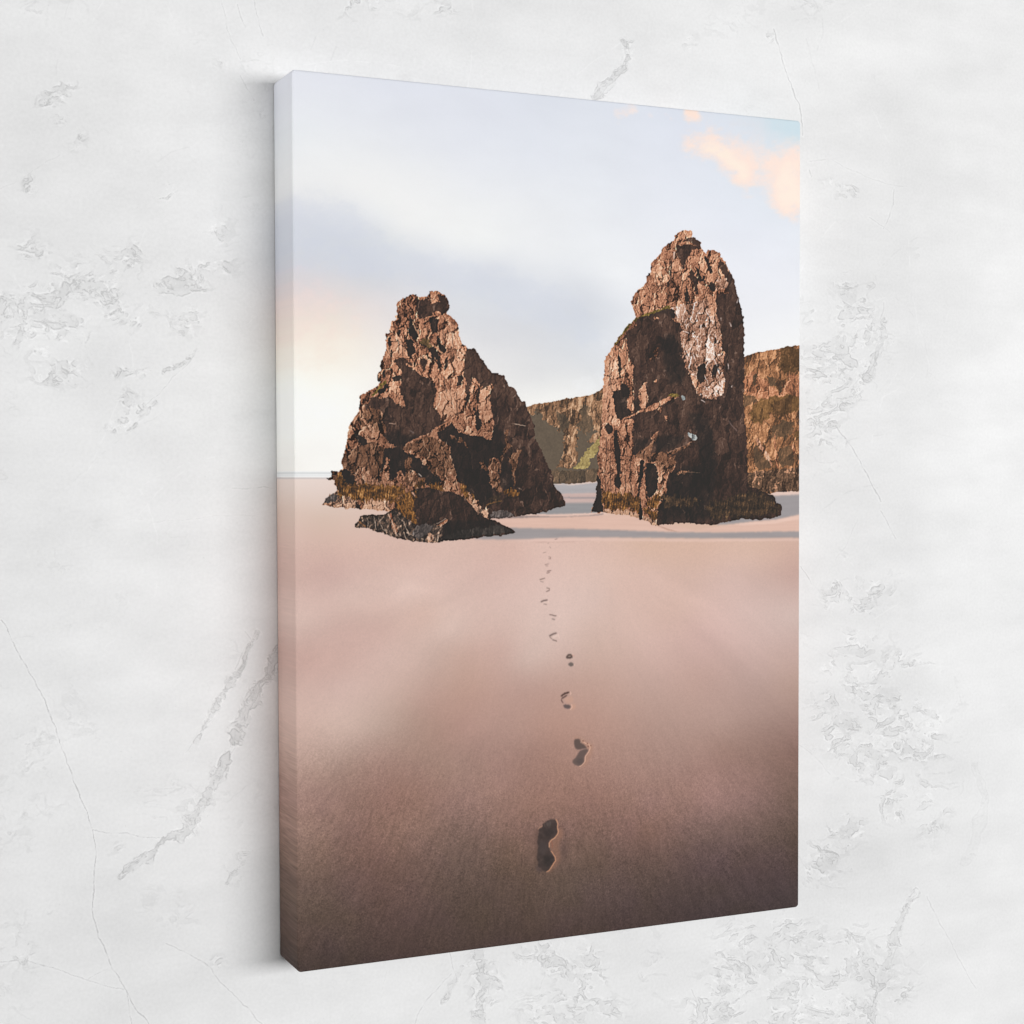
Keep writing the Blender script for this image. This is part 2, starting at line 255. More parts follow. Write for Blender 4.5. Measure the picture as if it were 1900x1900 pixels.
 ('S', "5: 104,24 112,22 122,22 130,24 133,26 124,28 120,34 116,40 115,50 111,51 110,40 106,34", .8), ('S', "5: 103,20 110,17 123,20 134,27 132,18 126,12 121,14", .8),
 ('D', "5: 116,69 118,76 120,86 119,89 115,88 115,76", .5), ('D', "5: 128,46 132,52 134,62 137,58 141,60 138,66 132,66 129,56", .9), ('D', "5: 139,34 142,40 145,48 148,56 144,55 140,46 138,38", .7),
 ('D', "5: 144,66 150,68 152,76 147,78 143,72", .8), ('S', "5: 157,38 164,48 171,60 176,72 176,80 168,78 160,72 156,60 154,48", .9),
 ('L', "5: 156,48 162,60 160,64 155,54", .5), ('K', "5: 150,62 164,62 166,70 160,76 152,76", 1.4),
 ('S', "5: 97,44 99,40 99,64 96,72 93,74 97,62", .5), ('S', "5: 118,60 124,48 128,60 131,76 129,82 126,70", 1.4), ('P', "5: 100,33 103,30 104,36 101,41", .6), ('B', "5: 99,44 106,38 110,50 104,52 99,50", 1),
 ('L', "5: 77,148 84,141 82,152 80,155", .5), ('L', "5: 73,156 77,154 76,160 73,159", .5), ('L', "5: 79,107 83,106 84,110 80,110", .6),
 ('D', "5: 131,165 138,160 140,170 138,182 132,186 129,176", .9), ('D', "5: 148,165 156,162 152,175 146,180", .9), ('D', "5: 149,130 152,132 152,138 149,138", .6),
 ('B', "5: 141,80 150,80 151,90 152,106 146,108 143,96", .8), ('B', "5: 121,172 126,180 6: 128,6 132,14 138,24 132,26 127,16", .7),
 ('G', "5: 33,138 44,120 56,110 62,106 74,102 84,98 92,94 98,92 97,97 86,100 74,104 62,108 54,115 46,123 38,132 34,139", 1.2),
 ('D', "5: 62,108 76,104 88,100 97,98 94,102 80,104 66,110", .7),
 ('B', "5: 22,160 30,152 36,160 38,175 36,190 22,190 20,175", 1), ('S', "5: 46,128 50,124 52,138 54,150 50,156 48,146", 1), ('D', "5: 36,150 39,158 40,172 38,178 36,165", .6),
 ('B', "6: 19,0 37,0 36,14 37,22 30,23 31,36 33,46 35,53 34,66 29,68 18,62 16,40", 1),
 ('D', "6: 21,64 26,60 29,66 29,72 24,74", .8),
 ('D', "6: 30,24 38,22 39,15 44,14 49,20 50,30 46,32 46,38 49,45 52,50 44,54 39,58 36,54 33,46 31,36", .8),
 ('L', "6: 40,58 46,56 52,55 56,60 53,70 53,80 54,90 53,98 60,102 68,104 72,108 69,112 64,120 62,130 64,140 68,145 70,152 66,160 64,170 50,166 40,160 40,120 39,100 38,80 37,66", .8),
 ('D', "6: 31,70 35,68 36,78 38,90 39,100 39,112 41,120 36,121 34,108 32,95 31,82", .5), ('D', "6: 34,122 38,120 40,132 36,140 33,132", .7),
 ('D', "6: 62,106 68,104 67,118 64,126 62,140 60,150 62,164 65,175 61,174 58,150 60,128", .6),
 ('L', "6: 49,5 53,3 54,20 54,30 57,42 55,48 50,44 47,36 50,30", .7), ('B', "6: 63,20 66,13 70,12 69,18 70,25 72,30 70,40 68,45 63,44 62,36 61,28 61,22", .6), ('L', "6: 78,12 82,9 81,14", .4), ('L', "6: 46,33 49,31 50,40 54,46 52,49 48,44", .6),
 ('D', "6: 53,34 60,33 62,40 60,46 55,44", .8),
 ('S', "6: 56,60 70,50 82,44 100,34 108,30 116,32 119,40 116,60 118,74 110,80 100,84 84,90 78,88 82,74 86,66 70,80 60,94 54,98 53,78", .9), ('D', "6: 54,80 62,78 74,80 72,86 62,94 55,98", 1.6), ('D', "6: 78,82 90,74 104,76 116,76 110,84 98,92 84,93", 1.2),
 ('D', "6: 118,50 134,50 144,60 150,90 152,120 150,150 156,172 110,176 86,176 86,160 92,146 96,136 100,120 120,112 134,110 130,90 128,72", 3),
 ('S', "6: 104,98 122,88 130,82 134,104 128,112 106,112", 1), ('S', "6: 152,60 176,64 184,100 182,130 170,140 158,130 154,100", 2.5),
 ('L', "6: 41,56 50,51 60,47 70,43 80,37 90,33 100,29 107,27 108,30 98,34 88,40 78,45 68,48 58,50 48,54 42,58", .5), ('G', "6: 96,28 102,25 107,26 108,29 100,31", .8),
 ('L', "6: 82,44 88,42 87,49 84,47", .5), ('L', "6: 91,53 94,53 95,58 93,59", .4), ('X', "6: 110,29 114,29 116,33 113,34", .5), ('X', "6: 118,72 124,73 129,77 129,80 124,81 120,77", .6),
 ('M', "6: 84,70 82,75 80,80 76,84 72,88 66,91 60,96 56,100 62,103 70,105 76,106 75,98 77,90 79,84 83,76", .6), ('L', "6: 84,70 82,75 79,80 74,80 78,75", .4),
 ('M', "6: 124,82 116,88 106,91 96,95 92,94 97,101 103,96 112,92 122,87", .5), ('M', "6: 76,98 80,95 88,94 94,98 97,104 104,98 103,108 100,116 94,120 88,118 84,112 78,106", .7),
 ('D', "6: 69,108 76,107 82,112 83,125 82,138 78,146 72,148 69,140 68,128 68,118", .7), ('L', "6: 83,118 87,118 92,124 94,130 93,138 90,142 84,140 82,134 84,126", .8),
 ('M', "6: 104,120 112,117 120,118 116,120 108,121", .4),
 ('W', "6: 16,140 30,142 45,143 58,146 63,150 64,165 56,164 45,162 34,162 22,160 18,152", 1.4), ('W', "6: 72,152 78,145 84,142 87,150 84,158 76,160 70,158", 1), ('W', "6: 66,160 74,162 82,164 83,172 80,175 72,168 67,164", .9),
 ('w', "6: 88,148 104,146 120,148 134,152 130,158 110,158 92,160", 2.5), ('w', "6: 142,160 147,160 146,168 142,166", 1),
 ('P', "6: 20,161 34,163 46,163 56,166 72,172 82,175 82,182 74,179 58,174 38,169 20,166", .7),
 ('D', "6: 5.5,166 7,155 10,146 11,120 15,126 16,140 18,152 20,165", .6), ('D', "6: 61,150 64,156 66,176 61,174", .5),
 ('w', "7: 30,152 50,146 66,150 78,160 78,168 50,170 20,172 10,160", 3),
]
RAMP = {
 'L': [(50,38,33),(106,71,55),(168,115,89),(208,153,121),(238,199,168)], 'B': [(76,54,44),(156,107,83),(198,144,114),(218,169,138),(240,206,178)],
 'M': [(44,38,35),(80,58,47),(118,82,63),(152,108,83),(198,152,122)], 'K': [(52,42,37),(112,80,64),(160,115,93),(204,162,138),(242,226,216)],
 'S': [(47,41,38),(58,46,42),(74,56,49),(90,68,58),(118,94,82)], 'D': [(42,40,38),(47,42,40),(53,45,42),(62,51,46),(86,70,62)],
 'd': [(46,43,41),(56,51,48),(68,62,58),(84,76,70),(116,106,98)],
 'G': [(46,42,30),(78,66,38),(114,94,52),(150,126,70),(196,168,104)], 'g': [(56,46,36),(86,68,48),(112,88,59),(140,110,74),(186,146,104)], 'q': [(48,41,34),(66,53,40),(84,66,48),(108,84,60),(158,124,92)],
 'W': [(50,41,35),(74,54,39),(112,76,44),(152,106,60),(208,160,108)], 'w': [(44,40,37),(54,46,40),(68,55,45),(88,68,52),(126,96,68)],
 'P': [(66,52,46),(140,106,88),(184,142,116),(212,170,142),(242,210,186)], 'T': [(42,38,36),(52,46,43),(76,64,57),(116,92,78),(206,172,148)], 'Y': [(66,60,58),(92,82,78),(116,104,100),(138,126,120),(176,160,150)],
 'c': [(62,50,42),(96,73,56),(136,100,74),(168,126,95),(208,168,134)], 'b': [(72,53,44),(124,87,68),(162,115,90),(190,141,113),(218,176,148)],
 'h': [(62,54,47),(78,66,55),(94,78,63),(114,92,73),(150,120,94)], 'H': [(82,73,63),(90,79,68),(98,86,73),(106,93,79),(122,108,92)], 'V': [(108,94,62),(138,120,76),(162,142,90),(182,162,106),(200,182,130)],
 'r': [(48,40,36),(68,56,49),(90,74,63),(124,100,84),(200,160,136)], 'X': [(84,84,83),(104,106,106),(126,130,130),(150,154,152),(188,188,184)],
}
CLS = {c: i+1 for i, c in enumerate(RAMP)}

DK, PL, WM = (56, 44, 40), (214, 184, 162), (206, 154, 120)
LINES = [(p, DK, .75, .75) for p in ("3: 38,60 46,55 60,48 72,43 82,41", "3: 54,54 56,70 55,86 60,98", "3: 72,48 74,66 78,82 83,98", "3: 88,50 92,64", "3: 62,52 66,70",
  "6: 39,98 47,100 54,101", "6: 14,89 22,91 31,94", "6: 17,119 25,120 33,119", "6: 40,112 48,117 55,121", "6: 22,78 23,100 21,118", "6: 21,122 22,132 21,142", "6: 27,100 27,118 28,140", "6: 45,122 45,140", "6: 50,104 51,130 53,144", "6: 36,70 40,76 50,80", "6: 26,4 28,20 30,24", "6: 46,60 47,80 46,96",
  "5: 99,40 98,56 99,66", "5: 90,60 84,72", "5: 26,158 27,175 25,188", "5: 44,130 46,150 44,170 47,188", "5: 60,76 62,92", "5: 80,56 82,72", "5: 112,64 109,84", "5: 134,96 128,104", "5: 118,100 120,120 118,138",
  "2: 33,118 32,140 34,156", "2: 24,120 27,140", "2: 40,140 41,170", "1: 104,92 108,106", "1: 118,80 119,100", "1: 124,84 125,104", "1: 141,160 142,180", "2: 22,50 23,66 26,80", "2: 34,60 36,80", "1: 120,30 122,50", "1: 127,28 126,44")]
LINES += [("1: 158,48 170,45", WM, .6, .9), ("1: 130,116 138,120 147,126", WM, .7, .8), ("1: 139,54 143,64 149,76", WM, 1.0, .9), ("1: 148,57 152,68 157,76", WM, 1.0, .8), ("1: 158,60 162,72", (150, 108, 86), 1, .7), ("1: 165,85 174,92 182,100", WM, 1.1, .8), ("2: 14,82 20,88", WM, .8, .8), ("2: 5,76 13,80 21,88 25,90", (188, 138, 106), 1.1, .8)]
LINES += [(p, PL, w, .85) for p, w in (("3: 82,150 84,158 86,169", .7), ("3: 90,152 92,160 95,168 100,172", .7), ("3: 96,152 90,158", .5), ("3: 104,147 108,156 112,166 116,178", 1.1), ("3: 118,151 126,158 130,168 134,175", .6), ("3: 72,152 74,160 73,164", .6), ("3: 126,172 129,182", .6),
  ("3: 99,169 101,170", 1.0), ("3: 106,176 108,178", 1.0), ("3: 119,175 121,178", .9), ("3: 131,173 134,176", 1.5), ("3: 137,176 140,178", .9), ("3: 162,180 165,185", 1.6), ("3: 168,176 170,181", .9), ("3: 178,176 175,187", .5), ("3: 152,182 155,184", 1.0), ("4: 3,164 1,178", .6), ("4: 14,147 0,154", .5), ("4: 106,13 126,16", .5), ("4: 117,104 120,105", .8))]
LINES += [("3: 60,157 65,161 70,165", (196, 128, 76), 1.0, .9), ("3: 107,146 108,152", (196, 120, 90), 1.1, .9), ("3: 124,120 132,136 138,146 142,158", (170, 112, 56), .7, .8), ("3: 134,116 140,128 138,140", (178, 120, 62), .7, .8), ("3: 116,128 122,138 128,150", (168, 108, 52), 1.2, .7), ("3: 139,114 142,119", (206, 160, 140), 1.2, .9), ("3: 176,163 190,155", (190, 120, 84), .6, .9),
  ("3: 105,13 114,14", (196, 160, 140), .8, .8), ("3: 135,23 140,27", (128, 112, 108), 1.2, .7), ("3: 148,87 152,91", (226, 200, 184), .9, .9), ("4: 20,30 26,32", (180, 126, 96), .9, .8), ("4: 0,20 10,13 20,9 26,12", (184, 130, 98), .9, .9), ("4: 40,118 44,110", (150, 104, 56), .8, .8), ("4: 70,128 80,124 92,122", (150, 104, 58), .7, .7),
  ("6: 62,98 70,90 78,80 84,71", (176, 128, 102), .7, .7), ("6: 96,95 108,90 122,83", (180, 136, 112), .8, .8), ("6: 104,121 120,118 132,119", (150, 116, 92), .5, .7), ("6: 166,58 172,66 176,70", (136, 112, 106), 1.2, .6), ("6: 69,109 68,120", (150, 100, 72), .5, .7), ("8: 41,30 41,27.4", (120, 96, 80), .4, .6)]
LINES += [(p, (226, 206, 198), .9, .85) for p in ("5: 140,100 142,104", "5: 134,116 133,120", "5: 120,114 116,118", "5: 128,132 130,140", "5: 150,128 152,132", "5: 131,142 132,148", "5: 116,152 118,157", "5: 124,150 126,156", "5: 113,124 119,126", "5: 148,106 144,108", "5: 102,31 101,38", "5: 148,156 152,164", "5: 116,110 114,114", "5: 168,114 169,118", "5: 165,162 166,168", "5: 157,108 157,111", "6: 138,18 142,22", "6: 152,18 154,20", "6: 134,34 138,36", "6: 171,16 170,18", "5: 178,84 176,90")]

def scatter(text, PX, PY, p, eps):
    q = [t.split(':') for t in text.split()]
    xy = np.array([[float(v) for v in a.split(',')] for a, b in q]); co = np.array([[float(v) for v in b.split(',')] for a, b in q])
    sx = 1/1.25; n = len(xy); P = xy*[sx, 1]                       # smooth interpolation through all the points
    def ker(d): return np.sqrt(d*d+eps)
    A = np.zeros((n+3, n+3)); A[:n, :n] = ker(np.hypot(P[:, None, 0]-P[None, :, 0], P[:, None, 1]-P[None, :, 1]))-np.eye(n)*6.
    A[:n, n] = 1; A[:n, n+1:] = P/1000; A[n, :n] = 1; A[n+1:, :n] = P.T/1000
    wt = np.linalg.solve(A, np.vstack([co, np.zeros((3, 3))])).astype(np.float32)
    o = wt[n]+(PX*sx/1000)[..., None]*wt[n+1]+(PY/1000)[..., None]*wt[n+2]
    for i in range(n): o = o+ker(np.hypot(PX*sx-P[i, 0], PY-P[i, 1])).astype(np.float32)[..., None]*wt[i]
    return o.astype(np.float32)
SKY_SPOTS = "600,170:231,234,243 1000,300:227,231,240 600,420:217,221,230 1000,560:215,219,228 1300,330:224,229,240"
SAND_SPOTS = "900,1430:163,131,120 1230,1430:160,128,117 1200,1100:213,182,170 700,1600:120,92,84 640,1500:146,116,105 800,1330:178,146,133 1350,1510:135,107,101 1000,1700:87,70,63 1410,1630:81,66,64 610,1710:91,74,67 1450,1390:143,114,104 590,1410:184,155,143 700,1050:214,183,172 1000,1050:219,188,177 640,1230:207,175,165"
def settle(a, spots, PX, PY, eps):
    """pull a smooth field onto tones measured at a few spots, spreading each correction softly"""
    q = [t.split(':') for t in spots.split()]; num = 0; den = 1e-9
    for p, c in q:
        x, y = [float(v) for v in p.split(',')]; d = (PX-x)**2+(PY-y)**2
        j = np.unravel_index(np.argmin(d), d.shape); w = 1/(d+eps)**1.4
        num = num+w[..., None]*(np.array([float(v) for v in c.split(',')], np.float32)-a[j]); den = den+w
    return a+(num/den[..., None]).astype(np.float32)
def upsample(a, shape):
    h, w = a.shape[:2]
    yy = np.linspace(0, h-1, shape[0]); xx = np.linspace(0, w-1, shape[1])
    y0 = np.minimum(yy.astype(int), h-2); x0 = np.minimum(xx.astype(int), w-2); fy = (yy-y0)[:, None, None]; fx = (xx-x0)[None, :, None]
    return (a[y0][:, x0]*(1-fy)*(1-fx)+a[y0][:, x0+1]*(1-fy)*fx+a[y0+1][:, x0]*fy*(1-fx)+a[y0+1][:, x0+1]*fy*fx).astype(np.float32)

def paint_print():
    """The whole printed picture as an sRGB array (rows from the top), TH x TW x 3, 0..255."""
    UV = [(0, 0), (1, 0), (1, 1), (0, 1)]
    Hf = homography(UV, CORNERS); Hi = homography(CORNERS, UV)
    v, u = np.mgrid[0:TH, 0:TW]
    PX, PY = hmap(Hf, (u+.5)/TW, (v+.5)/TH)
    PX = PX.astype(np.float32); PY = PY.astype(np.float32)
    def box(p, m):
        p = np.array(p); x, y = hmap(Hi, p[:, 0], p[:, 1])
        return (slice(int(max(0, y.min()*TH-m)), int(min(TH, y.max()*TH+m+1))), slice(int(max(0, x.min()*TW-m)), int(min(TW, x.max()*TW+m+1))))
    WX1 = (fbm(PX/5.5, PY/5.5, 3, 11)-.5); WY1 = (fbm(PX/5.5, PY/5.5, 3, 15)-.5)
    WX2 = (fbm(PX/20, PY/20, 4, 21, .6)-.5); WY2 = (fbm(PX/20, PY/20, 4, 25, .6)-.5); FR = vn(PX/1.6+PY*.04, PY/30, 29)-.5
    def mask(p, rag=0, soft=0, c=''):
        s = box(p, 4+3*soft+rag*6)
        x = PX[s]; y = PY[s]
        if rag: x = x+WX1[s]*rag*6; y = y+WY1[s]*rag*6
        if c and c in 'cbhgqrVKMLBS' and rag > .9: x = x+WX2[s]*rag*7; y = y+WY2[s]*rag*7
        if c and c in 'WwP': y = y+FR[s]*9*min(rag, 1.2)
        m = inpoly(x, y, p).astype(np.float32)
        if soft: m = blur(m, soft)
        return s, m
    def over(s, m, c):
        img[s] = img[s]*(1-m[..., None])+np.array(c, np.float32)*m[..., None]
    # sky, on a coarse grid with a slow warp so that the cloud edges wander
    st = 6
    cx = PX[::st, ::st]; cy = PY[::st, ::st]
    wx = (fbm(cx/110, cy/55, 4, 31)-.5)*70; wy = (fbm(cx/110, cy/55, 4, 41)-.5)*46
    sky = blur(upsample(settle(scatter(SKY, cx+wx*.6, cy+wy*.6, 0, 200.), SKY_SPOTS, cx, cy, 60.**2), (TH, TW)), 3)
    sky = sky.mean(-1, keepdims=True)*.22+sky*.78+.3
    sky += ((fbm((PX+PY)/120, (PY-PX*.4)/50, 4, 51)-.5)*6)[..., None]
    sand = blur(upsample(settle(scatter(SAND, cx+wx*.35, cy+wy*.3, 0, 200.), SAND_SPOTS, cx, cy, 50.**2), (TH, TW)), 3)
    img = sky
    for p, c, a, sf in [("p: 520,362 590,364 650,380 700,428 780,466 860,482 950,505 1040,540 1110,590 1120,660 1000,600 900,560 760,520 640,505 520,500", (211, 216, 228), .34, 9), ("p: 520,430 620,440 760,490 700,520 600,505 520,500", (208, 212, 226), .25, 14), ("p: 520,520 600,530 680,560 640,600 520,600", (240, 219, 216), .5, 22), ("p: 520,580 640,590 690,620 640,660 520,650", (246, 230, 218), .5, 24), ("p: 1030,740 1070,716 1118,690 1118,720 1060,742", (240, 241, 243), .6, 8), ("p: 1096,650 1130,620 1130,640 1100,664", (240, 241, 245), .6, 7),
                     ("k: 92,34 118,26 140,30 165,36 172,48 150,52 128,44 110,42", (226, 224, 228), .6, 16), ("k: 165,24 192,28 192,48 178,46 164,38", (204, 223, 232), .8, 12),
                     ("k: 100,44 110,36 124,34 140,40 152,44 166,46 178,42 194,46 194,100 184,100 172,95 166,84 158,76 148,82 140,76 134,64 124,58 110,56", (246, 229, 222), .8, 10), ("k: 104,46 115,41 125,39 133,42 138,50 148,50 156,55 163,60 170,52 178,49 192,52 192,98 180,97 172,93 168,84 168,72 160,66 156,72 150,76 147,81 142,77 139,68 133,61 131,55 122,55 112,54 106,50", (252, 229, 217), 1, 8),
                     ("k: 110,46 122,43 132,46 140,54 148,60 152,68 146,74 138,62 130,54 118,52", (253, 237, 222), .9, 5), ("k: 174,60 186,58 188,90 180,94 172,86 170,74", (254, 236, 222), .9, 6),
                     ("k: 52,22 60,19 69,16 70,23 60,26 54,24", (253, 231, 220), .9, 5), ("k: 52,30 58,29 58,31", (240, 230, 230), .8, 3), ("k: 75,23 82,25 83,27 78,26", (243, 230, 228), .8, 3), ("k: 91,23 94,23 97,28 94,29", (250, 228, 220), .9, 3),
                     ("k: 104,22 107,19 116,20 117,29 110,32 104,29", (254, 228, 214), 1, 4), ("k: 118,33 126,26 127,30 120,36", (244, 228, 226), .7, 5), ("k: 132,22 142,22 140,25", (246, 226, 220), .8, 3)]:
        s, m = mask(pts(p), 3.0, sf*1.7); n = fbm(PX[s]/22, PY[s]/16, 5, 61, .6)
        over(s, sstep(.15, 1.2, m*1.05+(n-.5)*1.3*sstep(.02, .3, m))*a, c)
    # sea
    for y0, y1, c, a in [(876, 893, (240, 241, 241), .8), (878, 879.6, (214, 216, 216), .9), (882.5, 883.4, (226, 228, 228), .7), (887.4, 890.6, (206, 194, 190), .9)]:
        m = np.exp(-np.clip(np.maximum(y0-PY, PY-y1), 0, 9)**2*3)*(PX < 760)*a
        img = img*(1-m[..., None])+np.array(c, np.float32)*m[..., None]
    m = sstep(888.8, 890.6, PY+ (fbm(PX/30, PY*0, 2, 66)-.5)*.8); img = img*(1-m[..., None])+sand*m[..., None]
    # sand between and beside the stacks: shadow bands
    def band(p, c, sf=1.0, a=1., rag=.12):
        s, m = mask(pts(p), rag, sf)
        over(s, m*a, np.array(c)+((fbm(PX[s]/50, PY[s]/3, 3, 71)-.5)*10)[..., None])
    band("p: 980,890 1120,890 1120,985 980,985", (214, 182, 170))
    band("p: 1020,893 1070,899 1115,894 1115,916 1060,918 1020,917", (174, 169, 170), 1.6)
    band("p: 1020,896 1050,900 1115,893.5 1115,895.5 1060,901.5 1020,899", (222, 200, 190), .7)
    band("p: 1020,918 1110,916 1110,936 1020,936", (200, 174, 167), 1)
    band("p: 1040,923 1110,923 1110,926.5 1040,925.5", (158, 146, 146), .9)
    band("p: 900,950 985,938 1040,934 1112,934 1112,953 1040,955 980,956 930,960 900,962", (148, 146, 147), 1.6)
    band("p: 960,954 1040,956 1130,951 1130,954 1040,958.5 960,958", (228, 196, 182), .7)
    band("p: 900,957 985,958 1040,959.5 1090,957.5 1120,953.5 1120,955.5 1090,960 1040,962.5 960,963 900,964", (148, 130, 126), .9)
    band("p: 900,964 1110,958 1180,958 1290,985 1490,952 1490,990 1200,990 900,984", (220, 184, 168), 1.2)
    band("p: 1430,914 1490,908 1490,921 1436,922", (224, 196, 184), 1)
    band("p: 1380,930 1436,921 1490,918 1490,954 1440,965 1400,968 1360,973 1330,975", (156, 150, 151), 1.5)
    band("p: 1360,974 1400,969 1440,966 1490,955 1490,962 1440,972 1380,976", (232, 200, 186), 1.2, .6)
    band("p: 880,1001 910,985 950,980 1005,981.5 1100,983 1200,986.5 1260,988.5 1350,989 1490,986.5 1490,998 1400,999.5 1300,999.5 1150,998 1060,997.5 1000,1000 930,1002", (157, 150, 150), 1.5)
    band("p: 930,1004 1010,1001.5 1100,999.5 1300,1001.5 1490,1000 1490,1004 1300,1006 1100,1004 1000,1006", (228, 196, 184), 1.4, .6)
    band("p: 985,1006 1060,1005 1100,1003.5 1060,1007 1000,1008", (196, 162, 150), .8, .5)
    band("p: 1210,972 1240,982 1262,988 1240,985", (170, 130, 112), .7, .6)
    # ripples and grain of the sand
    wander = (fbm(PX/130, PY/130, 3, 84)-.5)*1.6
    sm = sstep(1000, 1300, PY); sd = sstep(1300, 1600, PY)
    ang = np.arctan2(PX-1010, PY-930); rr = np.log(np.hypot(PX-1010, PY-930)+1)
    rip = (fbm(ang*150+fbm(PX/60, PY/60, 2, 5)*5, rr*30, 3, 81, .7)-.5)
    rip2 = (fbm((PX+PY*.35)/7, (PY-PX*.1)/2.2, 3, 85)-.5)*sstep(1180, 1480, PX)*sstep(1250, 1420, PY)*(1-sd*.6)
    a2 = np.arctan2(PX-1085, PY-975); r2_ = np.log(np.hypot(PX-1085, PY-975)+20)
    fan = (fbm(a2*5.5+wander, r2_*1.1, 4, 83, .55)-.5)*sstep(1010, 1090, PY)*(1-.55*sd)
    gr = np.random.default_rng(5).normal(0, 1, PX.shape).astype(np.float32)
    gr = gr*.8+blur(gr, .7)*1.3
    k = 1+fan*.10*(.35+.65*sstep(60, 260, np.abs(PX-1060)))+sm*(rip*(.02+.17*sd)+rip2*.10)+ (PY > 1005)*(gr*(.008+.055*sd*(.6+.8*fbm(PX/50, PY/50, 2, 88))))
    k = np.where(PY > 1003, k, 1)
    img *= k[..., None]
    s = PY > 1350
    hue = (fbm(PX/55, PY/55, 3, 95)-.5)[..., None]*sd[..., None]
    img += hue*np.array([-2, -1, -5], np.float32)*1.3*s[..., None]
    # footprints
    def blob(p, c, soft=.8, a=1., rag=.25):
        s, m = mask(pts(p), rag, soft); over(s, m*a, c)
    def stroke(p, c, w, a=1., wob=1.2):
        p = pts(p); s = box(p, 10+w*3); d, _ = segdist(PX[s]+WX1[s]*wob, PY[s]+WY1[s]*wob, p)
        if wob > 2: a = a*np.clip(.15+1.5*fbm(PX[s]/7, PY[s]/7, 3, 191), 0, 1)
        over(s, np.exp(-(d/w)**2)*a, c)
    blob("f: 91,52 100,56 102,70 94,84 92,98 96,110 96,124 88,138 78,148 70,154 66,152 76,140 85,126 84,116 78,106 72,97 71,88 80,80 88,72", (150, 110, 90), 3.0, .6)
    blob("f: 98,84 112,88 112,112 100,124 96,112", (96, 76, 70), 5, .5)
    blob("f: 40,60 48,56 46,90 44,120 40,140 42,100", (86, 66, 60), 2.5, .5)
    blob("f: 48,56 55,54 57,46 63,42 68,38 76,36 84,36 88,42 89,50 88,56 90,62 88,70 80,78 72,82 69,88 70,96 73,104 78,112 82,118 84,125 80,132 76,138 72,147 66,150 58,149 52,144 46,140 46,130 44,120 45,105 46,92 44,86 46,76 48,66", (68, 57, 54), 1.0, .95)
    blob("f: 42,136 56,148 50,152 42,148", (80, 66, 64), 2, .8)
    blob("f: 60,112 78,118 80,130 68,142 58,134", (56, 49, 47), 2.5, .8)
    s_ = box(pts("f: 40,34 94,152"), 3); img[s_] *= (1+.34*(fbm(PX[s_]/5, PY[s_]/5, 4, 97)-.5)*(img[s_].mean(-1) < 78))[..., None]
    blob("f: 52,84 64,84 66,104 54,118 48,104", (76, 66, 64), 2.2, .6); blob("f: 60,56 84,58 84,66 70,74 58,70", (56, 48, 47), 2, .6)
    for p in ("f: 66,42 67,50", "f: 73,40 74,49", "f: 60,46 62,52"): stroke(p, (112, 94, 86), .5, .7)
    blob("f: 64,44 76,40 74,50 68,52", (88, 78, 74), 1.2, .7)
    stroke("f: 86,36 90,44 89,52 91,62 90,68 84,76 76,81 71,88 71,97", (216, 158, 124), .9); stroke("f: 76,106 84,118 85,127 80,134 76,141 70,149 66,151", (212, 152, 118), .9)
    stroke("f: 46,58 50,54 56,50", (196, 148, 122), .6, .8); stroke("f: 94,51 104,51", (86, 62, 56), .5, .7); stroke("f: 76,84 78,92 77,98", (150, 84, 64), .7, .5)
    blob("g: 50,40 60,36 130,70 122,110 100,150 80,160 110,90", (178, 134, 112), 3, .5)
    blob("g: 54,52 58,46 68,44 76,46 80,56 84,62 92,66 98,70 102,76 106,82 98,82 88,82 78,86 68,86 60,82 56,74 54,62", (98, 82, 77), 1.0)
    blob("g: 78,90 88,86 98,84 106,84 111,86 108,94 103,102 98,110 94,118 94,126 95,132 90,140 84,148 74,151 64,148 54,144 48,136 50,128 58,120 64,112 70,104 74,96", (104, 87, 82), 1.0)
    blob("g: 70,122 90,120 88,136 76,144 62,136", (92, 79, 76), 1.6, .8)
    stroke("g: 92,58 100,62 112,65 116,72 117,82 114,90 110,98 104,106 98,114 98,124 97,132 92,140 84,149 76,152", (226, 180, 156), .75)
    stroke("g: 76,88 86,87 96,83", (150, 124, 116), .5, .9)
    for p in ("g: 89,52 91,54", "g: 106,62 108,63", "g: 109,73 110,75", "g: 119,70 120,71"): stroke(p, (88, 50, 36), .7)
    stroke("g: 80,60 84,50 88,46", (190, 160, 140), .45, .9)
    blob("h: 40,140 52,136 60,134 66,142 64,152 50,155 44,152", (200, 158, 138), 1.4, .55); blob("h: 58,158 70,156 72,166 62,174", (204, 158, 136), 1.6, .6)
    blob("h: 45,27 50,21 59,20 63,24 62,31 55,34 45,32", (96, 80, 74), .7); stroke("h: 52,27 57,26", (186, 160, 146), .8); stroke("h: 62,19 66,24", (226, 188, 172), .6, .7); blob("h: 51,46 58,42 67,47 65,52 58,55 51,51", (112, 100, 95), .8); stroke("h: 67,48 68,51", (226, 190, 172), .8, .9)
    stroke("h: 62,24 68,26", (206, 150, 132), .6, .8)
    blob("h: 30,134 36,128 42,124 48,123 54,123 55,126 50,128 44,129 38,132 34,136", (84, 64, 58), .6); blob("h: 34,138 40,134 46,131 50,132 44,137 36,141 33,142 36,150 38,156 34,152 31,144", (104, 82, 76), .6)
    blob("h: 37,160 42,157 50,157 56,160 59,164 56,168 48,169 41,166", (102, 88, 86), .9); stroke("h: 57,123 59,127 57,130", (232, 192, 172), .6); stroke("h: 60,158 62,165 57,171", (228, 184, 164), .7)
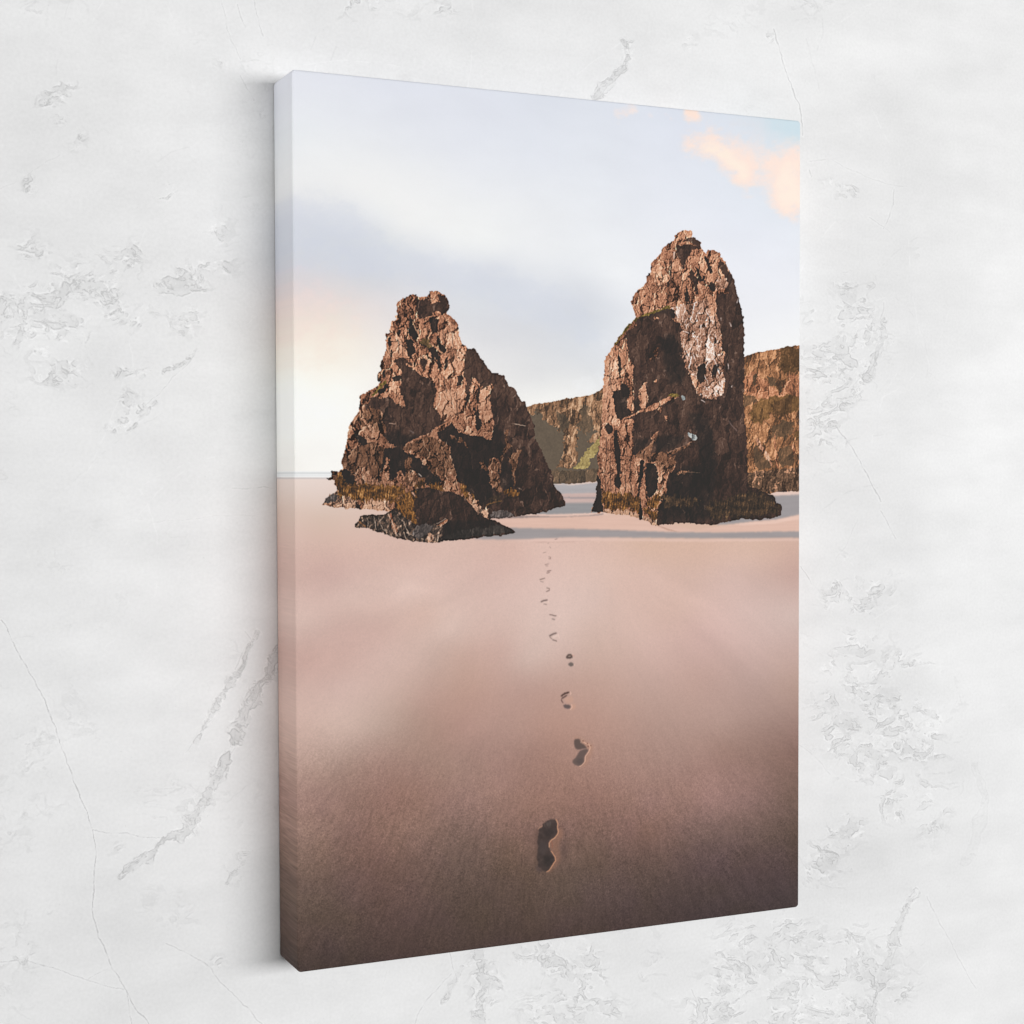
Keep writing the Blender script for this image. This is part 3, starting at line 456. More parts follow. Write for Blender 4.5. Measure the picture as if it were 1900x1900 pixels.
    for p, c, w in [("i: 37,172 41,170 47,168", (96, 80, 76), 1.05), ("i: 37,174 40,177", (150, 128, 120), .7), ("i: 42,179 48,181", (116, 98, 92), .75), ("i: 43,174 49,172", (226, 200, 188), 1.2), ("i: 37,137 41,137.5 47,139", (112, 92, 86), .7), ("i: 41,144 44,145", (138, 120, 114), .9),
                    ("i: 23,115 26,113.5 32,112", (90, 74, 70), .9), ("i: 27,119 31,120", (140, 116, 108), .6), ("i: 28,116 34,116", (224, 196, 184), .8), ("i: 32,92 36,93 36,96 31,98", (128, 106, 98), .65), ("i: 20,78 24,77 28,76", (122, 100, 92), .65), ("i: 21,81 26,82", (150, 126, 118), .5),
                    ("i: 33,64 38,63", (120, 96, 90), .7), ("i: 32,67 36,66", (134, 108, 102), .6), ("i: 29,53 34,51.5", (150, 124, 116), .55), ("i: 30,55 33,55", (156, 130, 122), .5), ("i: 35,40 38,40 38,43 35,43", (144, 116, 108), .5),
                    ("i: 26,33 30,32", (156, 128, 118), .5), ("i: 37,23 38,25", (168, 140, 130), .5), ("i: 33,17 35,16.5", (172, 142, 132), .4), ("i: 45,10.5 49,9.5", (140, 112, 108), .45)]:
        stroke(p, c, w*1.55, .8)
    for p in ("i: 52,139 53,141", "i: 51,170 53,176", "i: 34,113 35,117"): stroke(p, (232, 204, 192), .8, .8)
    # rocks and cliffs: class map first, then one texture per class
    cm = np.zeros((TH, TW), np.uint8)
    S0 = box([(596, 420), (1500, 420), (1500, 1015), (596, 1015)], 2)
    def outl(p, rag): s, m = mask(pts(p), rag); return s, m > .5
    rock = np.zeros((TH, TW), bool); own = np.zeros((TH, TW), np.uint8)
    for i, (p, r) in enumerate(((ROCK_A, 1.0), (ROCK_F, .8), (ROCK_B, 1.0))):
        s, m = outl(p, r); own[s][m] = i+1
    cur = 0
    for c, p, rag in SHAPES:
        s, m = mask(pts(p), rag, 0, c); m = m > .5
        if p in (ROCK_A, ROCK_F, ROCK_B):
            cur = (ROCK_A, ROCK_F, ROCK_B).index(p)+1; m = own[s] == cur
        elif cur: m &= own[s] == cur
        elif p not in (CLIFF_C, CLIFF_R) and not p.startswith('3:'): m &= cm[s] > 0
        cm[s][m] = CLS[c]
    x = PX[S0]; y = PY[S0]; c0 = cm[S0]
    wx = x+(fbm(x/10, y/14, 4, 101, .6)-.5)*13; wy = y+(fbm(x/8, y/10, 4, 105, .6)-.5)*13
    jx = wx+(wy-700)*.13; jy = wy-wx*.1
    h1, e1, c1, s1 = facets(jx/19, jy/31, 3); h2, e2, c2, s2 = facets(jx/8.2, jy/14, 7); h3, e3, c3, s3 = facets(wx/3.4, wy/5.4, 13)
    rg = 1-np.abs(fbm(jx/5, jy/15, 4, 117, .6)*2-1)
    fine = vn(x/1.25, y/1.9, 121)
    pil = sstep(1080, 1100, x)*(1-sstep(1190, 1215, x))*sstep(650, 760, y)              # long vertical joints on the pillar
    h2 = h2*(1-pil)+pil*facets(jx/6.5+40, jy/40, 9)[0]; rg = rg*(1-.5*pil)+.5*pil*(1-np.abs(fbm(x/3.5, y/40, 3, 119)*2-1))
    H = h1*8.5*(1-.5*pil)+h2*4.4+h3*1.2+rg*1.7+(fine-.5)*.9
    def shift(a, dx, dy): return np.roll(np.roll(a, dy, 0), dx, 1)
    lam = (H-shift(H, 2, 1))*.105+(H-shift(H, 1, 0))*.05
    sh = np.zeros(H.shape, np.float32)
    for k in range(1, 11): sh = np.maximum(sh, shift(H, k, k//2)-.62*k-H)
    t = .585+lam*.70+.34*s1*(1-.6*pil)+.32*s2+.14*s3+.5*(fbm(x/22, y/30, 4, 111)-.5)+.34*(fine-.5)+.12*(c2-.5)
    t = np.where(t > .5, .5+(t-.5)*.8, t)
    t = t-.46*sstep(.0, 1.8, sh)-.20*(1-sstep(0, .07, e1))-.08*(1-sstep(0, .10, e2))
    gid = c3
    tv = .42+.9*(fbm(x/1.8+(y*.06), y/13, 3, 131)-.5)+.9*(fbm(x/10, y/8, 4, 135)-.5)+.5*(fine-.5)   # hanging weed
    tt = .40+1.1*(fbm(x/4+y*.05, y/6, 3, 141)-.5)+.3*s3+.3*(fine-.5)-lam*-.5
    tk = t+np.where((gid > .74) & (vn(x/26, y/26, 145) > .3), .30*sstep(.05, .3, e3), 0)
    ts = .47+.38*lam+.26*s1+.34*s2+.12*s3-.15*(1-sstep(0, .1, e1))+.5*(fbm(x/5, y/26, 4, 151)-.5)+.35*(fbm(x/24, y/24, 3, 155)-.5)+.25*(fine-.5)
    ts = ts-.25*sstep(760, 930, y)+np.where((gid > .965) & (vn(x/40, y/40, 157) > .5), .4, 0)
    tc = .5+.7*lam+.42*s1+.38*s2+.16*s3+.6*(fbm(x/3.2+y*.03, y/17, 4, 161)-.5)+.6*(fbm(x/14, y/12, 4, 165)-.5)+.3*(fine-.5)-.2*sstep(.3, 2.5, sh)
    tg = .5+1.1*(fbm(x/2.6, y/3.2, 4, 171, .6)-.5)+.5*(fbm(x/15, y/10, 3, 175)-.5)
    yy, xx = np.mgrid[0:x.shape[0], 0:x.shape[1]]
    dx = np.clip(np.round((h2-.2)*3.6+(h3-.2)*2), -4, 4).astype(int); dy = np.clip(np.round((h1-.2)*3-(h3-.2)*2), -4, 4).astype(int)
    c9 = c0[np.clip(yy+dy, 0, x.shape[0]-1), np.clip(xx+dx, 0, x.shape[1]-1)]; o0 = own[S0]
    o9 = o0[np.clip(yy+dy, 0, x.shape[0]-1), np.clip(xx+dx, 0, x.shape[1]-1)]
    c0 = np.where((c0 > 0) & (c9 > 0) & (o0 == o9) & ~np.isin(c0, [CLS['V'], CLS['X']]), c9, c0)
    out = img[S0].copy()
    for c, ramp in RAMP.items():
        m = c0 == CLS[c]
        if not m.any(): continue
        q = {'W': tv, 'w': tv, 'G': tg, 'g': .5*tg+.5*tc, 'q': .6*tg+.4*tc, 'V': tg, 'T': tt, 'K': tk, 'P': .12+t*.8+.15*(tv-.5), 'S': ts, 'D': ts, 'd': ts, 'Y': ts+.1*lam,
             'c': tc, 'b': tc, 'h': .5+(tc-.5)*.75, 'H': .5+(tg-.5)*.5, 'r': tc+.35*(vn(x/3, y/2.2, 181)-.55)}.get(c, t)
        q = np.clip(q[m], 0, 1); r = np.array(ramp, np.float32)
        tone = np.stack([np.interp(q, [0, .25, .5, .75, 1], r[:, i]) for i in range(3)], -1)
        if c in 'LBMK':                                             # these rock tones darken towards the feet of the stacks
            f = np.where(x < 1062, 1-.15*sstep(690, 850, y), 1-.07*sstep(700, 880, y))[m]; tone = tone*f[..., None]
        out[m] = tone
    # deep shade melts into shade
    S_, D_ = (c0 == CLS['S']), (c0 == CLS['D']); sd_ = S_ | D_ | (c0 == CLS['w'])
    dm = blur(D_.astype(np.float32), 2.6)/np.maximum(blur((S_ | D_).astype(np.float32), 2.6), 1e-3)
    rS, rD = np.array(RAMP['S'], np.float32), np.array(RAMP['D'], np.float32); q = np.clip(.5+(ts-.5)*.95, 0, 1)
    cS = np.stack([np.interp(q, [0, .25, .5, .75, 1], rS[:, i]) for i in range(3)], -1); cD = np.stack([np.interp(q, [0, .25, .5, .75, 1], rD[:, i]) for i in range(3)], -1)
    mx = cS*(1-dm[..., None])+cD*dm[..., None]; k2 = (S_ | D_)[..., None]; out = np.where(k2, mx, out)
    img[S0] = out
    for p, c, w, a in LINES: stroke(p, c, w, a, 3.2)
    out = img[S0]
    out = np.where(c0[..., None] > 0, out+.75*(out-blur(out, 1.7)), out)         # the print is crisply sharpened
    # haze in the distance behind the gap, warm side light, thin line where stacks meet the sand
    m = np.isin(c0, [CLS[c] for c in 'cHhVgqrb']) & (own[S0] == 0)
    out[m] = out[m]*.93+np.array([150, 128, 104], np.float32)*.07
    wr = ((x > 1375) & m)[..., None]; out = np.where(wr, out*np.array([1.05, .97, .90], np.float32), out)
    g = blur((c0 > 0).astype(np.float32), .55)[..., None]
    soft = blur(out, .5); out = np.where(c0[..., None] > 0, out*.7+soft*.3, out*(1-g)+soft*g)
    img[S0] = out
    # woven canvas: faint thread grain in the ink
    img *= (1+.006*np.sin(u*2.1)*np.sin(v*2.1)+.0015*gr)[..., None]
    return np.clip(img, 0, 255)

# ================================================================ the plaster wall
def cam_project(X, Y, Z):
    """world point -> pixel of the 1900 px photograph the scene was measured from"""
    R = np.array(mathutils.Euler(CAM['rot']).to_matrix()); c = CAM['loc']
    p = [(X-c[0])*R[0, i]+(Y-c[1])*R[1, i]+(Z-c[2])*R[2, i] for i in range(3)]
    return CAM['cx']-CAM['f']*p[0]/p[2], CAM['cy']+CAM['f']*p[1]/p[2]

WX0, WX1_, WZ0, WZ1 = -.62, .84, -.66, .70          # the stretch of wall that carries the traced wear, metres
WT = 1800
CRACKS = [  # polyline, width, darkness
 ("0,1150 14,1166 30,1205 52,1243 70,1275 88,1312 100,1342 112,1380 124,1412 138,1450 152,1482 172,1540", 1.0, .34),
 ("172,1540 179,1568 177,1602 173,1640 172,1690 176,1718 190,1750 207,1790 231,1836 250,1868 277,1900", 1.0, .32),
 ("172,1540 200,1545 236,1545 262,1551 300,1554", .8, .22), ("231,1836 240,1866 243,1900", .8, .25),
 ("0,1786 46,1781 92,1795 130,1806 160,1820 200,1830 236,1838", .8, .22), ("160,1820 178,1808 200,1797", .7, .16),
 ("310,1752 340,1766 372,1782 392,1800 408,1822 440,1850 462,1876 484,1900", .9, .24),
 ("1435,52 1446,90 1458,128 1464,150 1476,178 1484,196 1489,226 1491,250", .9, .30), ("1500,316 1506,330", .8, .2),
 ("470,0 478,34 488,66", .7, .2), ("411,0 420,40 430,74 446,110", .7, .16), ("440,10 450,40 455,52", .9, .22), ("446,140 462,170 470,186", .7, .16),
 ("1486,1052 1500,1072 1508,1086", .8, .24), ("1634,950 1650,978 1662,1000", .8, .2), ("1550,790 1572,820 1586,842 1610,880 1634,932", .9, .28),
 ("1718,1664 1740,1706 1766,1750 1790,1800 1812,1836", .8, .18), ("1500,300 1540,296 1580,316 1640,340 1682,346", .7, .13), ("1612,404 1640,420 1652,430", .8, .18),
 ("0,350 40,330 86,300 112,286", .6, .10), ("60,640 100,690 140,724", .6, .10), ("236,962 300,968 420,956 484,956", .6, .08), ("430,905 460,906 490,905 508,907", .7, .16),
 ("250,1470 300,1464 344,1462", .6, .10), ("376,1350 392,1320 400,1300", .6, .14), ("345,1395 370,1362 388,1330", .7, .18), ("455,1170 470,1192 478,1172", .7, .2), ("436,1240 452,1206 464,1190", .8, .22),
 ("360,660 320,704 296,730 270,752", .8, .2), ("1450,1860 1480,1830", .6, .1), ("836,1768 842,1800 850,1822", .8, .2), ("700,1760 720,1790 708,1840", .5, .08), ("1284,1836 1302,1880 1310,1900", .7, .18), ("770,1900 790,1856 838,1808", .8, .2), ("1000,1838 1016,1800 1020,1780", .6, .1),
 ("1640,560 1632,600 1640,640 1612,690", .8, .16), ("1660,350 1658,380 1650,404 1638,424", .8, .2), ("1720,690 1760,720", .5, .06), ("1590,960 1570,1010 1550,1040", .6, .1), ("1480,1380 1520,1410 1540,1440", .6, .12)]
VEINS = [  # polyline, half width, strength: scuffed seams
 ("516,1206 498,1250 474,1282 452,1320 442,1352 430,1392 412,1424 396,1452 384,1478 366,1510 352,1534 332,1550 302,1558 276,1584 248,1606 226,1626", 10, .95),
 ("480,1170 462,1206 446,1240 424,1272 404,1302 384,1338 366,1374", 6, .75), ("1700,1656 1676,1690 1660,1730 1654,1770 1640,1808 1626,1846 1612,1900", 9, .62), ("1158,76 1166,104 1158,126 1140,142 1120,160 1104,182", 7, .85),
 ("1642,596 1636,640 1612,688 1588,720 1560,756", 8, .5), ("300,694 350,664 366,650", 5, .4), ("240,800 262,776 290,750", 6, .5), ("820,1860 850,1810 896,1760", 7, .4), ("894,1790 900,1830 890,1880", 14, .5), ("452,1600 430,1620 420,1640", 6, .4), ("1500,1560 1520,1580", 6, .4), ("1808,1420 1826,1480 1812,1560 1790,1600", 12, .35)]
SCUFFS = [  # x, y, rx, ry, tilt in degrees, strength
 (130, 565, 120, 55, -30, .75), (28, 575, 40, 26, 10, 1.0), (60, 615, 46, 34, 0, .85), (150, 520, 46, 40, -40, .85), (355, 512, 60, 26, -12, .85), (246, 470, 12, 26, 10, .9), (200, 560, 60, 36, 0, .6), (268, 610, 40, 40, 0, .55), (130, 690, 60, 24, -8, .5), (230, 690, 40, 12, 0, .5), (340, 590, 40, 30, 0, .45), (60, 470, 40, 40, 0, .3), (410, 430, 26, 30, 0, .5),
 (50, 345, 13, 18, 10, .75), (312, 356, 14, 16, 0, .9), (104, 178, 32, 14, -28, .85), (105, 220, 20, 14, 0, .5), (145, 262, 16, 20, 0, .45), (242, 750, 22, 26, -50, .6), (220, 786, 26, 14, -20, .45), (274, 272, 20, 12, 0, .35), (410, 118, 14, 12, 0, .5), (40, 750, 26, 60, 0, .15),
 (30, 1760, 40, 60, 0, .3), (100, 1700, 30, 16, -20, .25), (320, 1690, 60, 60, 0, .15), (220, 1590, 18, 40, 0, .2), (120, 1540, 60, 50, 0, .1), (405, 1785, 14, 14, 0, .5), (440, 1600, 20, 40, 20, .35),
 (1020, 1776, 60, 34, 0, .6), (1090, 1800, 30, 60, 0, .5), (1060, 1870, 80, 36, 0, .5), (900, 1830, 26, 40, 0, .55), (1420, 1800, 80, 90, 10, .75), (1350, 1850, 70, 60, 0, .6), (1560, 1840, 100, 90, 0, .8), (1530, 1790, 60, 60, 0, .55), (1270, 1840, 40, 30, 0, .4), (1210, 1800, 30, 40, 0, .3),
 (1660, 1320, 110, 80, 0, .85), (1700, 1390, 90, 70, 20, .75), (1620, 1400, 60, 50, 0, .55), (1580, 1190, 40, 46, 0, .5), (1560, 1240, 34, 30, 0, .5), (1750, 1480, 40, 70, 15, .6), (1540, 1350, 36, 70, 0, .45), (1660, 1490, 30, 30, 0, .5), (1530, 1610, 40, 40, 0, .55), (1570, 1540, 40, 30, 0, .4), (1600, 1110, 60, 30, -20, .45), (1560, 1100, 30, 60, 0, .4),
 (1163, 96, 12, 18, 10, .8), (1278, 76, 12, 14, 30, .8), (1545, 345, 18, 18, 0, .8), (1576, 350, 14, 18, 0, .6), (1428, 70, 10, 10, 0, .4), (1566, 684, 60, 50, 0, .8), (1530, 720, 40, 70, 20, .65), (1580, 560, 40, 46, -10, .5), (1612, 640, 40, 40, 0, .5), (1530, 800, 40, 70, 0, .4), (1566, 812, 20, 16, 40, .7), (1600, 530, 26, 20, 0, .5), (1700, 470, 20, 14, 0, .3), (1510, 600, 20, 30, 0, .35), (1400, 206, 26, 8, 14, .45), (640, 20, 30, 20, 0, .2), (820, 20, 30, 14, 0, .25), (1340, 40, 40, 30, 0, .15), (700, 10, 20, 10, 0, .4), (655, 6, 20, 8, -30, .5)]

def paint_wear():
    """Wear of the plaster: R = smooth rubbed patches, G = dark fissures, B = pale rims in flat colour for an embossed look, all 0..1; rows from the bottom."""
    j, i = np.mgrid[0:WT, 0:WT]
    X = WX0+(i+.5)/WT*(WX1_-WX0); Z = WZ0+(j+.5)/WT*(WZ1-WZ0)
    px, py = cam_project(X, 0., Z); px = px.astype(np.float32); py = py.astype(np.float32)
    wx = (fbm(px/26, py/26, 5, 301, .6)-.5); wy = (fbm(px/26, py/26, 5, 311, .6)-.5)
    M = .02+.13*sstep(.55, .85, fbm(px/150, py/150, 4, 321))
    for cx, cy, rx, ry, a, s in SCUFFS:
        sl = (np.abs(px-cx) < 2.6*max(rx, ry)) & (np.abs(py-cy) < 2.6*max(rx, ry))
        if not sl.any(): continue
        jj, ii = np.where(sl); b = (slice(jj.min(), jj.max()+1), slice(ii.min(), ii.max()+1))
        ca, sa = math.cos(math.radians(a)), math.sin(math.radians(a)); dx = px[b]-cx; dy = py[b]-cy
        u = (dx*ca+dy*sa)/rx; v = (-dx*sa+dy*ca)/ry
        M[b] = np.maximum(M[b], s*np.exp(-(u*u+v*v)*.9))
    M = M*np.clip(fbm((px+py*.5)/52, (py-px*.3)/40, 4, 391, .6)*3.4-.95, 0, 1.25)
    crack = np.zeros(px.shape, np.float32); rim = crack.copy()
    patch0 = crack.copy()
    def near(p, m):
        p = np.array(p); sl = (px > p[:, 0].min()-m) & (px < p[:, 0].max()+m) & (py > p[:, 1].min()-m) & (py < p[:, 1].max()+m)
        if not sl.any(): return None
        jj, ii = np.where(sl); return slice(jj.min(), jj.max()+1), slice(ii.min(), ii.max()+1)
    for p, w, s in VEINS:
        p = pts(p); b = near(p, 60)
        if b is None: continue
        d, al = segdist(px[b]+wx[b]*16, py[b]+wy[b]*16, p); ww = w*(.3+1.15*vn(al/26, al*0, 331))
        M[b] = np.maximum(M[b], 1.6*s*np.exp(-(d/ww)**2*.8))
        crack[b] = np.maximum(crack[b], .5*s*(np.exp(-((d-ww*.8)/.8)**2)+.5*np.exp(-(d/.8)**2))*sstep(.35, .6, vn(al/12, d*.1, 333))); patch0[b] = np.maximum(patch0[b], .5*s*sstep(1.0, .65, d/ww)*sstep(.36, .5, fbm(px[b]/11, py[b]/11, 3, 335))); rim[b] = np.maximum(rim[b], .5*s*np.exp(-((d-ww*.8-2.)/1.)**2))
    for p, w, s in CRACKS:
        p = pts(p); b = near(p, 30)
        if b is None: continue
        d, al = segdist(px[b]+wx[b]*9, py[b]+wy[b]*9, p); br = .35+.65*sstep(.25, .55, vn(al/9, al*0, 341))
        crack[b] = np.maximum(crack[b], s*2.8*br*np.exp(-(d/(w*.85))**2)); rim[b] = np.maximum(rim[b], s*1.6*br*np.exp(-((d-2.1)/1.1)**2))
    far = 1-.75*sstep(1690, 1800, px)                                     # the wall is trowelled smoother there
    M *= far
    patch = patch0
    vx = (fbm(px/70, py/70, 3, 351)-.5)*90; vy = (fbm(px/70, py/70, 3, 355)-.5)*70
    for sc_, sd, k, rib in ((95., 401, 1., 1), (46., 411, .9, 1), (20., 421, .8, 0)):
        q = fbm((px+vx+wx*22)/sc_, (py*1.5+vy+wy*22)/sc_, 4, sd, .52)-.5
        q = (.12*M-np.abs(q)) if rib else (q*2.1+.5-(.95-.36*M))         # sinuous ribbons, then small flakes
        gy, gx = np.gradient(q); g = np.hypot(gx, gy)+1.0e-3
        d = q/g
        on = sstep(-.5, .5, d)*sstep(.03, .08, M)
        lvl = .55+.45*sstep(.35, .65, fbm(px/24, py/24, 3, sd+9))
        patch = np.maximum(patch, k*on*lvl*np.clip(.45+.6*M, 0, 1))
        ed = sstep(.45, .58, fbm(px/12, py/12, 3, sd+15))*sstep(.05, .3, M)
        crack = np.maximum(crack, k*.85*ed*np.exp(-(d/.7)**2)); rim = np.maximum(rim, k*.9*ed*np.exp(-((d+1.9)/1.0)**2))
    rng = np.random.default_rng(77)                                        # stray trowel hairlines
    for _ in range(70):
        x0, y0 = rng.uniform(0, 1900, 2); a = rng.normal(-.9, .5); L = rng.uniform(60, 260); bend = rng.normal(0, .35)
        p = [(x0+L*t_*math.cos(a+bend*t_), y0+L*t_*math.sin(a+bend*t_)) for t_ in np.linspace(0, 1, 5)]
        b = near(p, 8)
        if b is None: continue
        d, al = segdist(px[b]+wx[b]*6, py[b]+wy[b]*6, p); v = np.exp(-(d/.8)**2)*sstep(.4, .65, vn(al/14, al*0+_, 361))*far[b]
        if rng.random() < .6: rim[b] = np.maximum(rim[b], .42*v)
        else: crack[b] = np.maximum(crack[b], .22*v)
    for sd, sz in ((471, 34.), (481, 17.)):                               # curled hairlines inside the rubbed patches
        f = fbm((px+wx*34)/sz, (py+wy*34)/sz, 5, sd, .6)-.5; gy, gx = np.gradient(f); d = f/(np.hypot(gx, gy)+1.5e-3)
        br = sstep(.46, .66, fbm(px/11, py/11, 3, sd+5))*np.clip(M*1.5-.12, 0, 1)
        crack = np.maximum(crack, .62*br*np.exp(-(d/.75)**2)); rim = np.maximum(rim, .8*br*np.exp(-((d-1.9)/.9)**2))
    sp = vn(px/2.2, py/2.2, 451)*vn(px/5, py/5, 453)
    crack = np.maximum(crack, .25*sstep(.80, .9, sp)*far)
    patch = np.maximum(patch, .16*sstep(.55, .8, fbm((px+py*.2)/70, py/70, 5, 461, .55))*far)
    out = np.zeros((WT, WT, 4), np.float32)
    out[..., 0] = np.clip(patch, 0, 1); out[..., 1] = np.clip(crack, 0, 1); out[..., 2] = np.clip(rim, 0, 1); out[..., 3] = 1
    return out

def new_image(name, arr, colour):
    h, w = arr.shape[:2]
    im = bpy.data.images.new(name, w, h, alpha=False, float_buffer=False)
    im.colorspace_settings.name = 'sRGB' if colour else 'Non-Color'
    im.pixels.foreach_set(np.ascontiguousarray(arr, np.float32).ravel()); im.update(); im.pack()
    return im

class N:
    """small helper to wire shader nodes"""
    def __init__(s, name):
        s.m = bpy.data.materials.new(name); s.m.use_nodes = True; s.t = s.m.node_tree; s.b = s.t.nodes['Principled BSDF']
    def n(s, kind, **kw):
        o = s.t.nodes.new(kind)
        for k, v in kw.items():
            if k in o.inputs.keys(): o.inputs[k].default_value = v
            else: setattr(o, k, v)
        return o
    def l(s, a, b): s.t.links.new(a, b)
    def math(s, op, a, b=None):
        o = s.t.nodes.new('ShaderNodeMath'); o.operation = op
        for k, v in enumerate((a, b)):
            if v is None: continue
            if hasattr(v, 'is_linked'): s.l(v, o.inputs[k])
            else: o.inputs[k].default_value = v
        return o.outputs[0]

def plaster_material():
    k = N('white_plaster')
    tc = k.n('ShaderNodeTexCoord'); uv = tc.outputs['UV']; ob = tc.outputs['Object']
    wear = k.n('ShaderNodeTexImage'); wear.image = new_image('plaster_wear', paint_wear(), False); wear.extension = 'MIRROR'
    k.l(uv, wear.inputs[0]); sp = k.n('ShaderNodeSeparateColor'); k.l(wear.outputs[0], sp.inputs[0])
    mp = k.n('ShaderNodeMapping'); mp.inputs['Rotation'].default_value = (0, .7, 0); mp.inputs['Scale'].default_value = (1, 1, 2.6); k.l(ob, mp.inputs[0])
    n1 = k.n('ShaderNodeTexNoise', Scale=2.6, Detail=7., Roughness=.58); n4 = k.n('ShaderNodeTexNoise', Scale=6.5, Detail=5., Roughness=.5); n2 = k.n('ShaderNodeTexNoise', Scale=16., Detail=8., Roughness=.6); n3 = k.n('ShaderNodeTexNoise', Scale=300., Detail=4.)
    for n in (n1, n2, n3): k.l(ob, n.inputs['Vector'])
    k.l(mp.outputs[0], n4.inputs['Vector'])
    v = k.math('ADD', .818, k.math('MULTIPLY', k.math('SUBTRACT', n1.outputs[0], .5), .17))
    v = k.math('ADD', v, k.math('MULTIPLY', k.math('SUBTRACT', n4.outputs[0], .5), .16))
    v = k.math('ADD', v, k.math('MULTIPLY', k.math('SUBTRACT', n2.outputs[0], .5), .09))
    v = k.math('ADD', v, k.math('MULTIPLY', k.math('SUBTRACT', n3.outputs[0], .5), .12))
    mp2 = k.n('ShaderNodeMapping'); mp2.inputs['Rotation'].default_value = (0, -.75, 0); mp2.inputs['Scale'].default_value = (1.2, 1, 5.); k.l(ob, mp2.inputs[0])
    n5 = k.n('ShaderNodeTexNoise', Scale=5., Detail=6., Roughness=.55); k.l(mp2.outputs[0], n5.inputs['Vector'])
    v = k.math('ADD', v, k.math('MULTIPLY', k.math('SUBTRACT', n5.outputs[0], .5), .10))
    v = k.math('SUBTRACT', v, k.math('MULTIPLY', sp.outputs[0], .095))
    v = k.math('SUBTRACT', v, k.math('MULTIPLY', sp.outputs[1], .30))
    v = k.math('ADD', v, k.math('MULTIPLY', sp.outputs[2], .12))
    cc = k.n('ShaderNodeCombineColor'); [k.l(v, cc.inputs[q]) for q in range(3)]
    k.l(cc.outputs[0], k.b.inputs['Base Color'])
    k.b.inputs['Roughness'].default_value = .85; k.b.inputs['Specular IOR Level'].default_value = .15
    h = k.math('SUBTRACT', k.math('ADD', k.math('MULTIPLY', n2.outputs[0], .9), k.math('MULTIPLY', n3.outputs[0], .12)), k.math('ADD', k.math('MULTIPLY', sp.outputs[0], .25), k.math('MULTIPLY', sp.outputs[1], .5)))
    bp = k.n('ShaderNodeBump', Strength=.35, Distance=.002); k.l(h, bp.inputs['Height']); k.l(bp.outputs[0], k.b.inputs['Normal'])
    return k.m

me = bpy.data.meshes.new('wall')
XA, XB, ZA, ZB = -4., 5., -3., 3.
me.from_pydata([(XA, 0, ZA), (XB, 0, ZA), (XB, 0, ZB), (XA, 0, ZB), (XA, .12, ZA), (XB, .12, ZA), (XB, .12, ZB), (XA, .12, ZB)], [],
               [(0, 1, 2, 3), (5, 4, 7, 6), (4, 5, 1, 0), (3, 2, 6, 7), (4, 0, 3, 7), (1, 5, 6, 2)])
uvl = me.uv_layers.new(name='uv')
for lp in me.loops:
    c = me.vertices[lp.vertex_index].co; uvl.data[lp.index].uv = ((c.x-WX0)/(WX1_-WX0), (c.z-WZ0)/(WZ1-WZ0))
wall = bpy.data.objects.new('wall', me); col.objects.link(wall); me.materials.append(plaster_material())
wall['kind'] = 'structure'; wall['label'] = 'white plaster wall with grey scuffs and hairline cracks behind the canvas'; wall['category'] = 'wall'

# ================================================================ the stretched canvas print
LIT = 1.015                                      # light falling on the front, relative to a white card: turns picture tones into ink reflectance
def ink_image():
    a = srgb2lin(paint_print()/255.)/LIT
    a = np.clip(a, 0, .96); a = np.where(a <= .0031308, a*12.92, 1.055*a**(1/2.4)-.055)
    o = np.ones((TH, TW, 4), np.float32); o[..., :3] = a[::-1]
    return new_image('printed_picture', o, True)

def canvas_material():
    k = N('printed_canvas')
    tx = k.n('ShaderNodeTexImage'); tx.image = ink_image(); tx.extension = 'EXTEND'; tx.interpolation = 'Cubic'
    tc = k.n('ShaderNodeTexCoord'); k.l(tc.outputs['UV'], tx.inputs[0]); k.l(tx.outputs[0], k.b.inputs['Base Color'])
    k.b.inputs['Roughness'].default_value = .75; k.b.inputs['Specular IOR Level'].default_value = .12
    w1 = k.n('ShaderNodeTexWave', wave_type='BANDS', bands_direction='X', Scale=420., Distortion=.6); w2 = k.n('ShaderNodeTexWave', wave_type='BANDS', bands_direction='Z', Scale=420., Distortion=.6)
    ns = k.n('ShaderNodeTexNoise', Scale=700., Detail=2.)
    for n in (w1, w2, ns): k.l(tc.outputs['Object'], n.inputs['Vector'])
    h = k.math('ADD', k.math('ADD', w1.outputs['Fac'], w2.outputs['Fac']), ns.outputs[0])
    bp = k.n('ShaderNodeBump', Strength=.10, Distance=.0004); k.l(h, bp.inputs['Height']); k.l(bp.outputs[0], k.b.inputs['Normal'])
    return k.m

def ring(r, inset, y, n=6):
    """rounded rectangle of the canvas outline, inset from the full size, at depth y"""
    w, h = W_/2-inset, H_/2-inset; r = max(r-inset, .0004); o = []
    for cx, cz, a0 in ((w-r, h-r, 0), (-w+r, h-r, 90), (-w+r, -h+r, 180), (w-r, -h+r, 270)):
        for q in range(n+1):
            a = math.radians(a0+90*q/n); o.append((cx+r*math.cos(a), y, cz+r*math.sin(a)))
    return o
def uv_of(p, wrap):
    """the picture runs over the edge: the wrapped sides carry its outermost strip, pulled round the bar"""
    u, v = (p[0]+W_/2)/W_, (p[2]+H_/2)/H_
    if wrap:
        k = .10*(p[1]+D_)
        u += k if p[0] < -W_/2+.002 else (-k if p[0] > W_/2-.002 else 0); v += k if p[2] < -H_/2+.002 else (-k if p[2] > H_/2-.002 else 0)
    return (min(max(u, .0012), .9988), min(max(v, .0012), .9988))
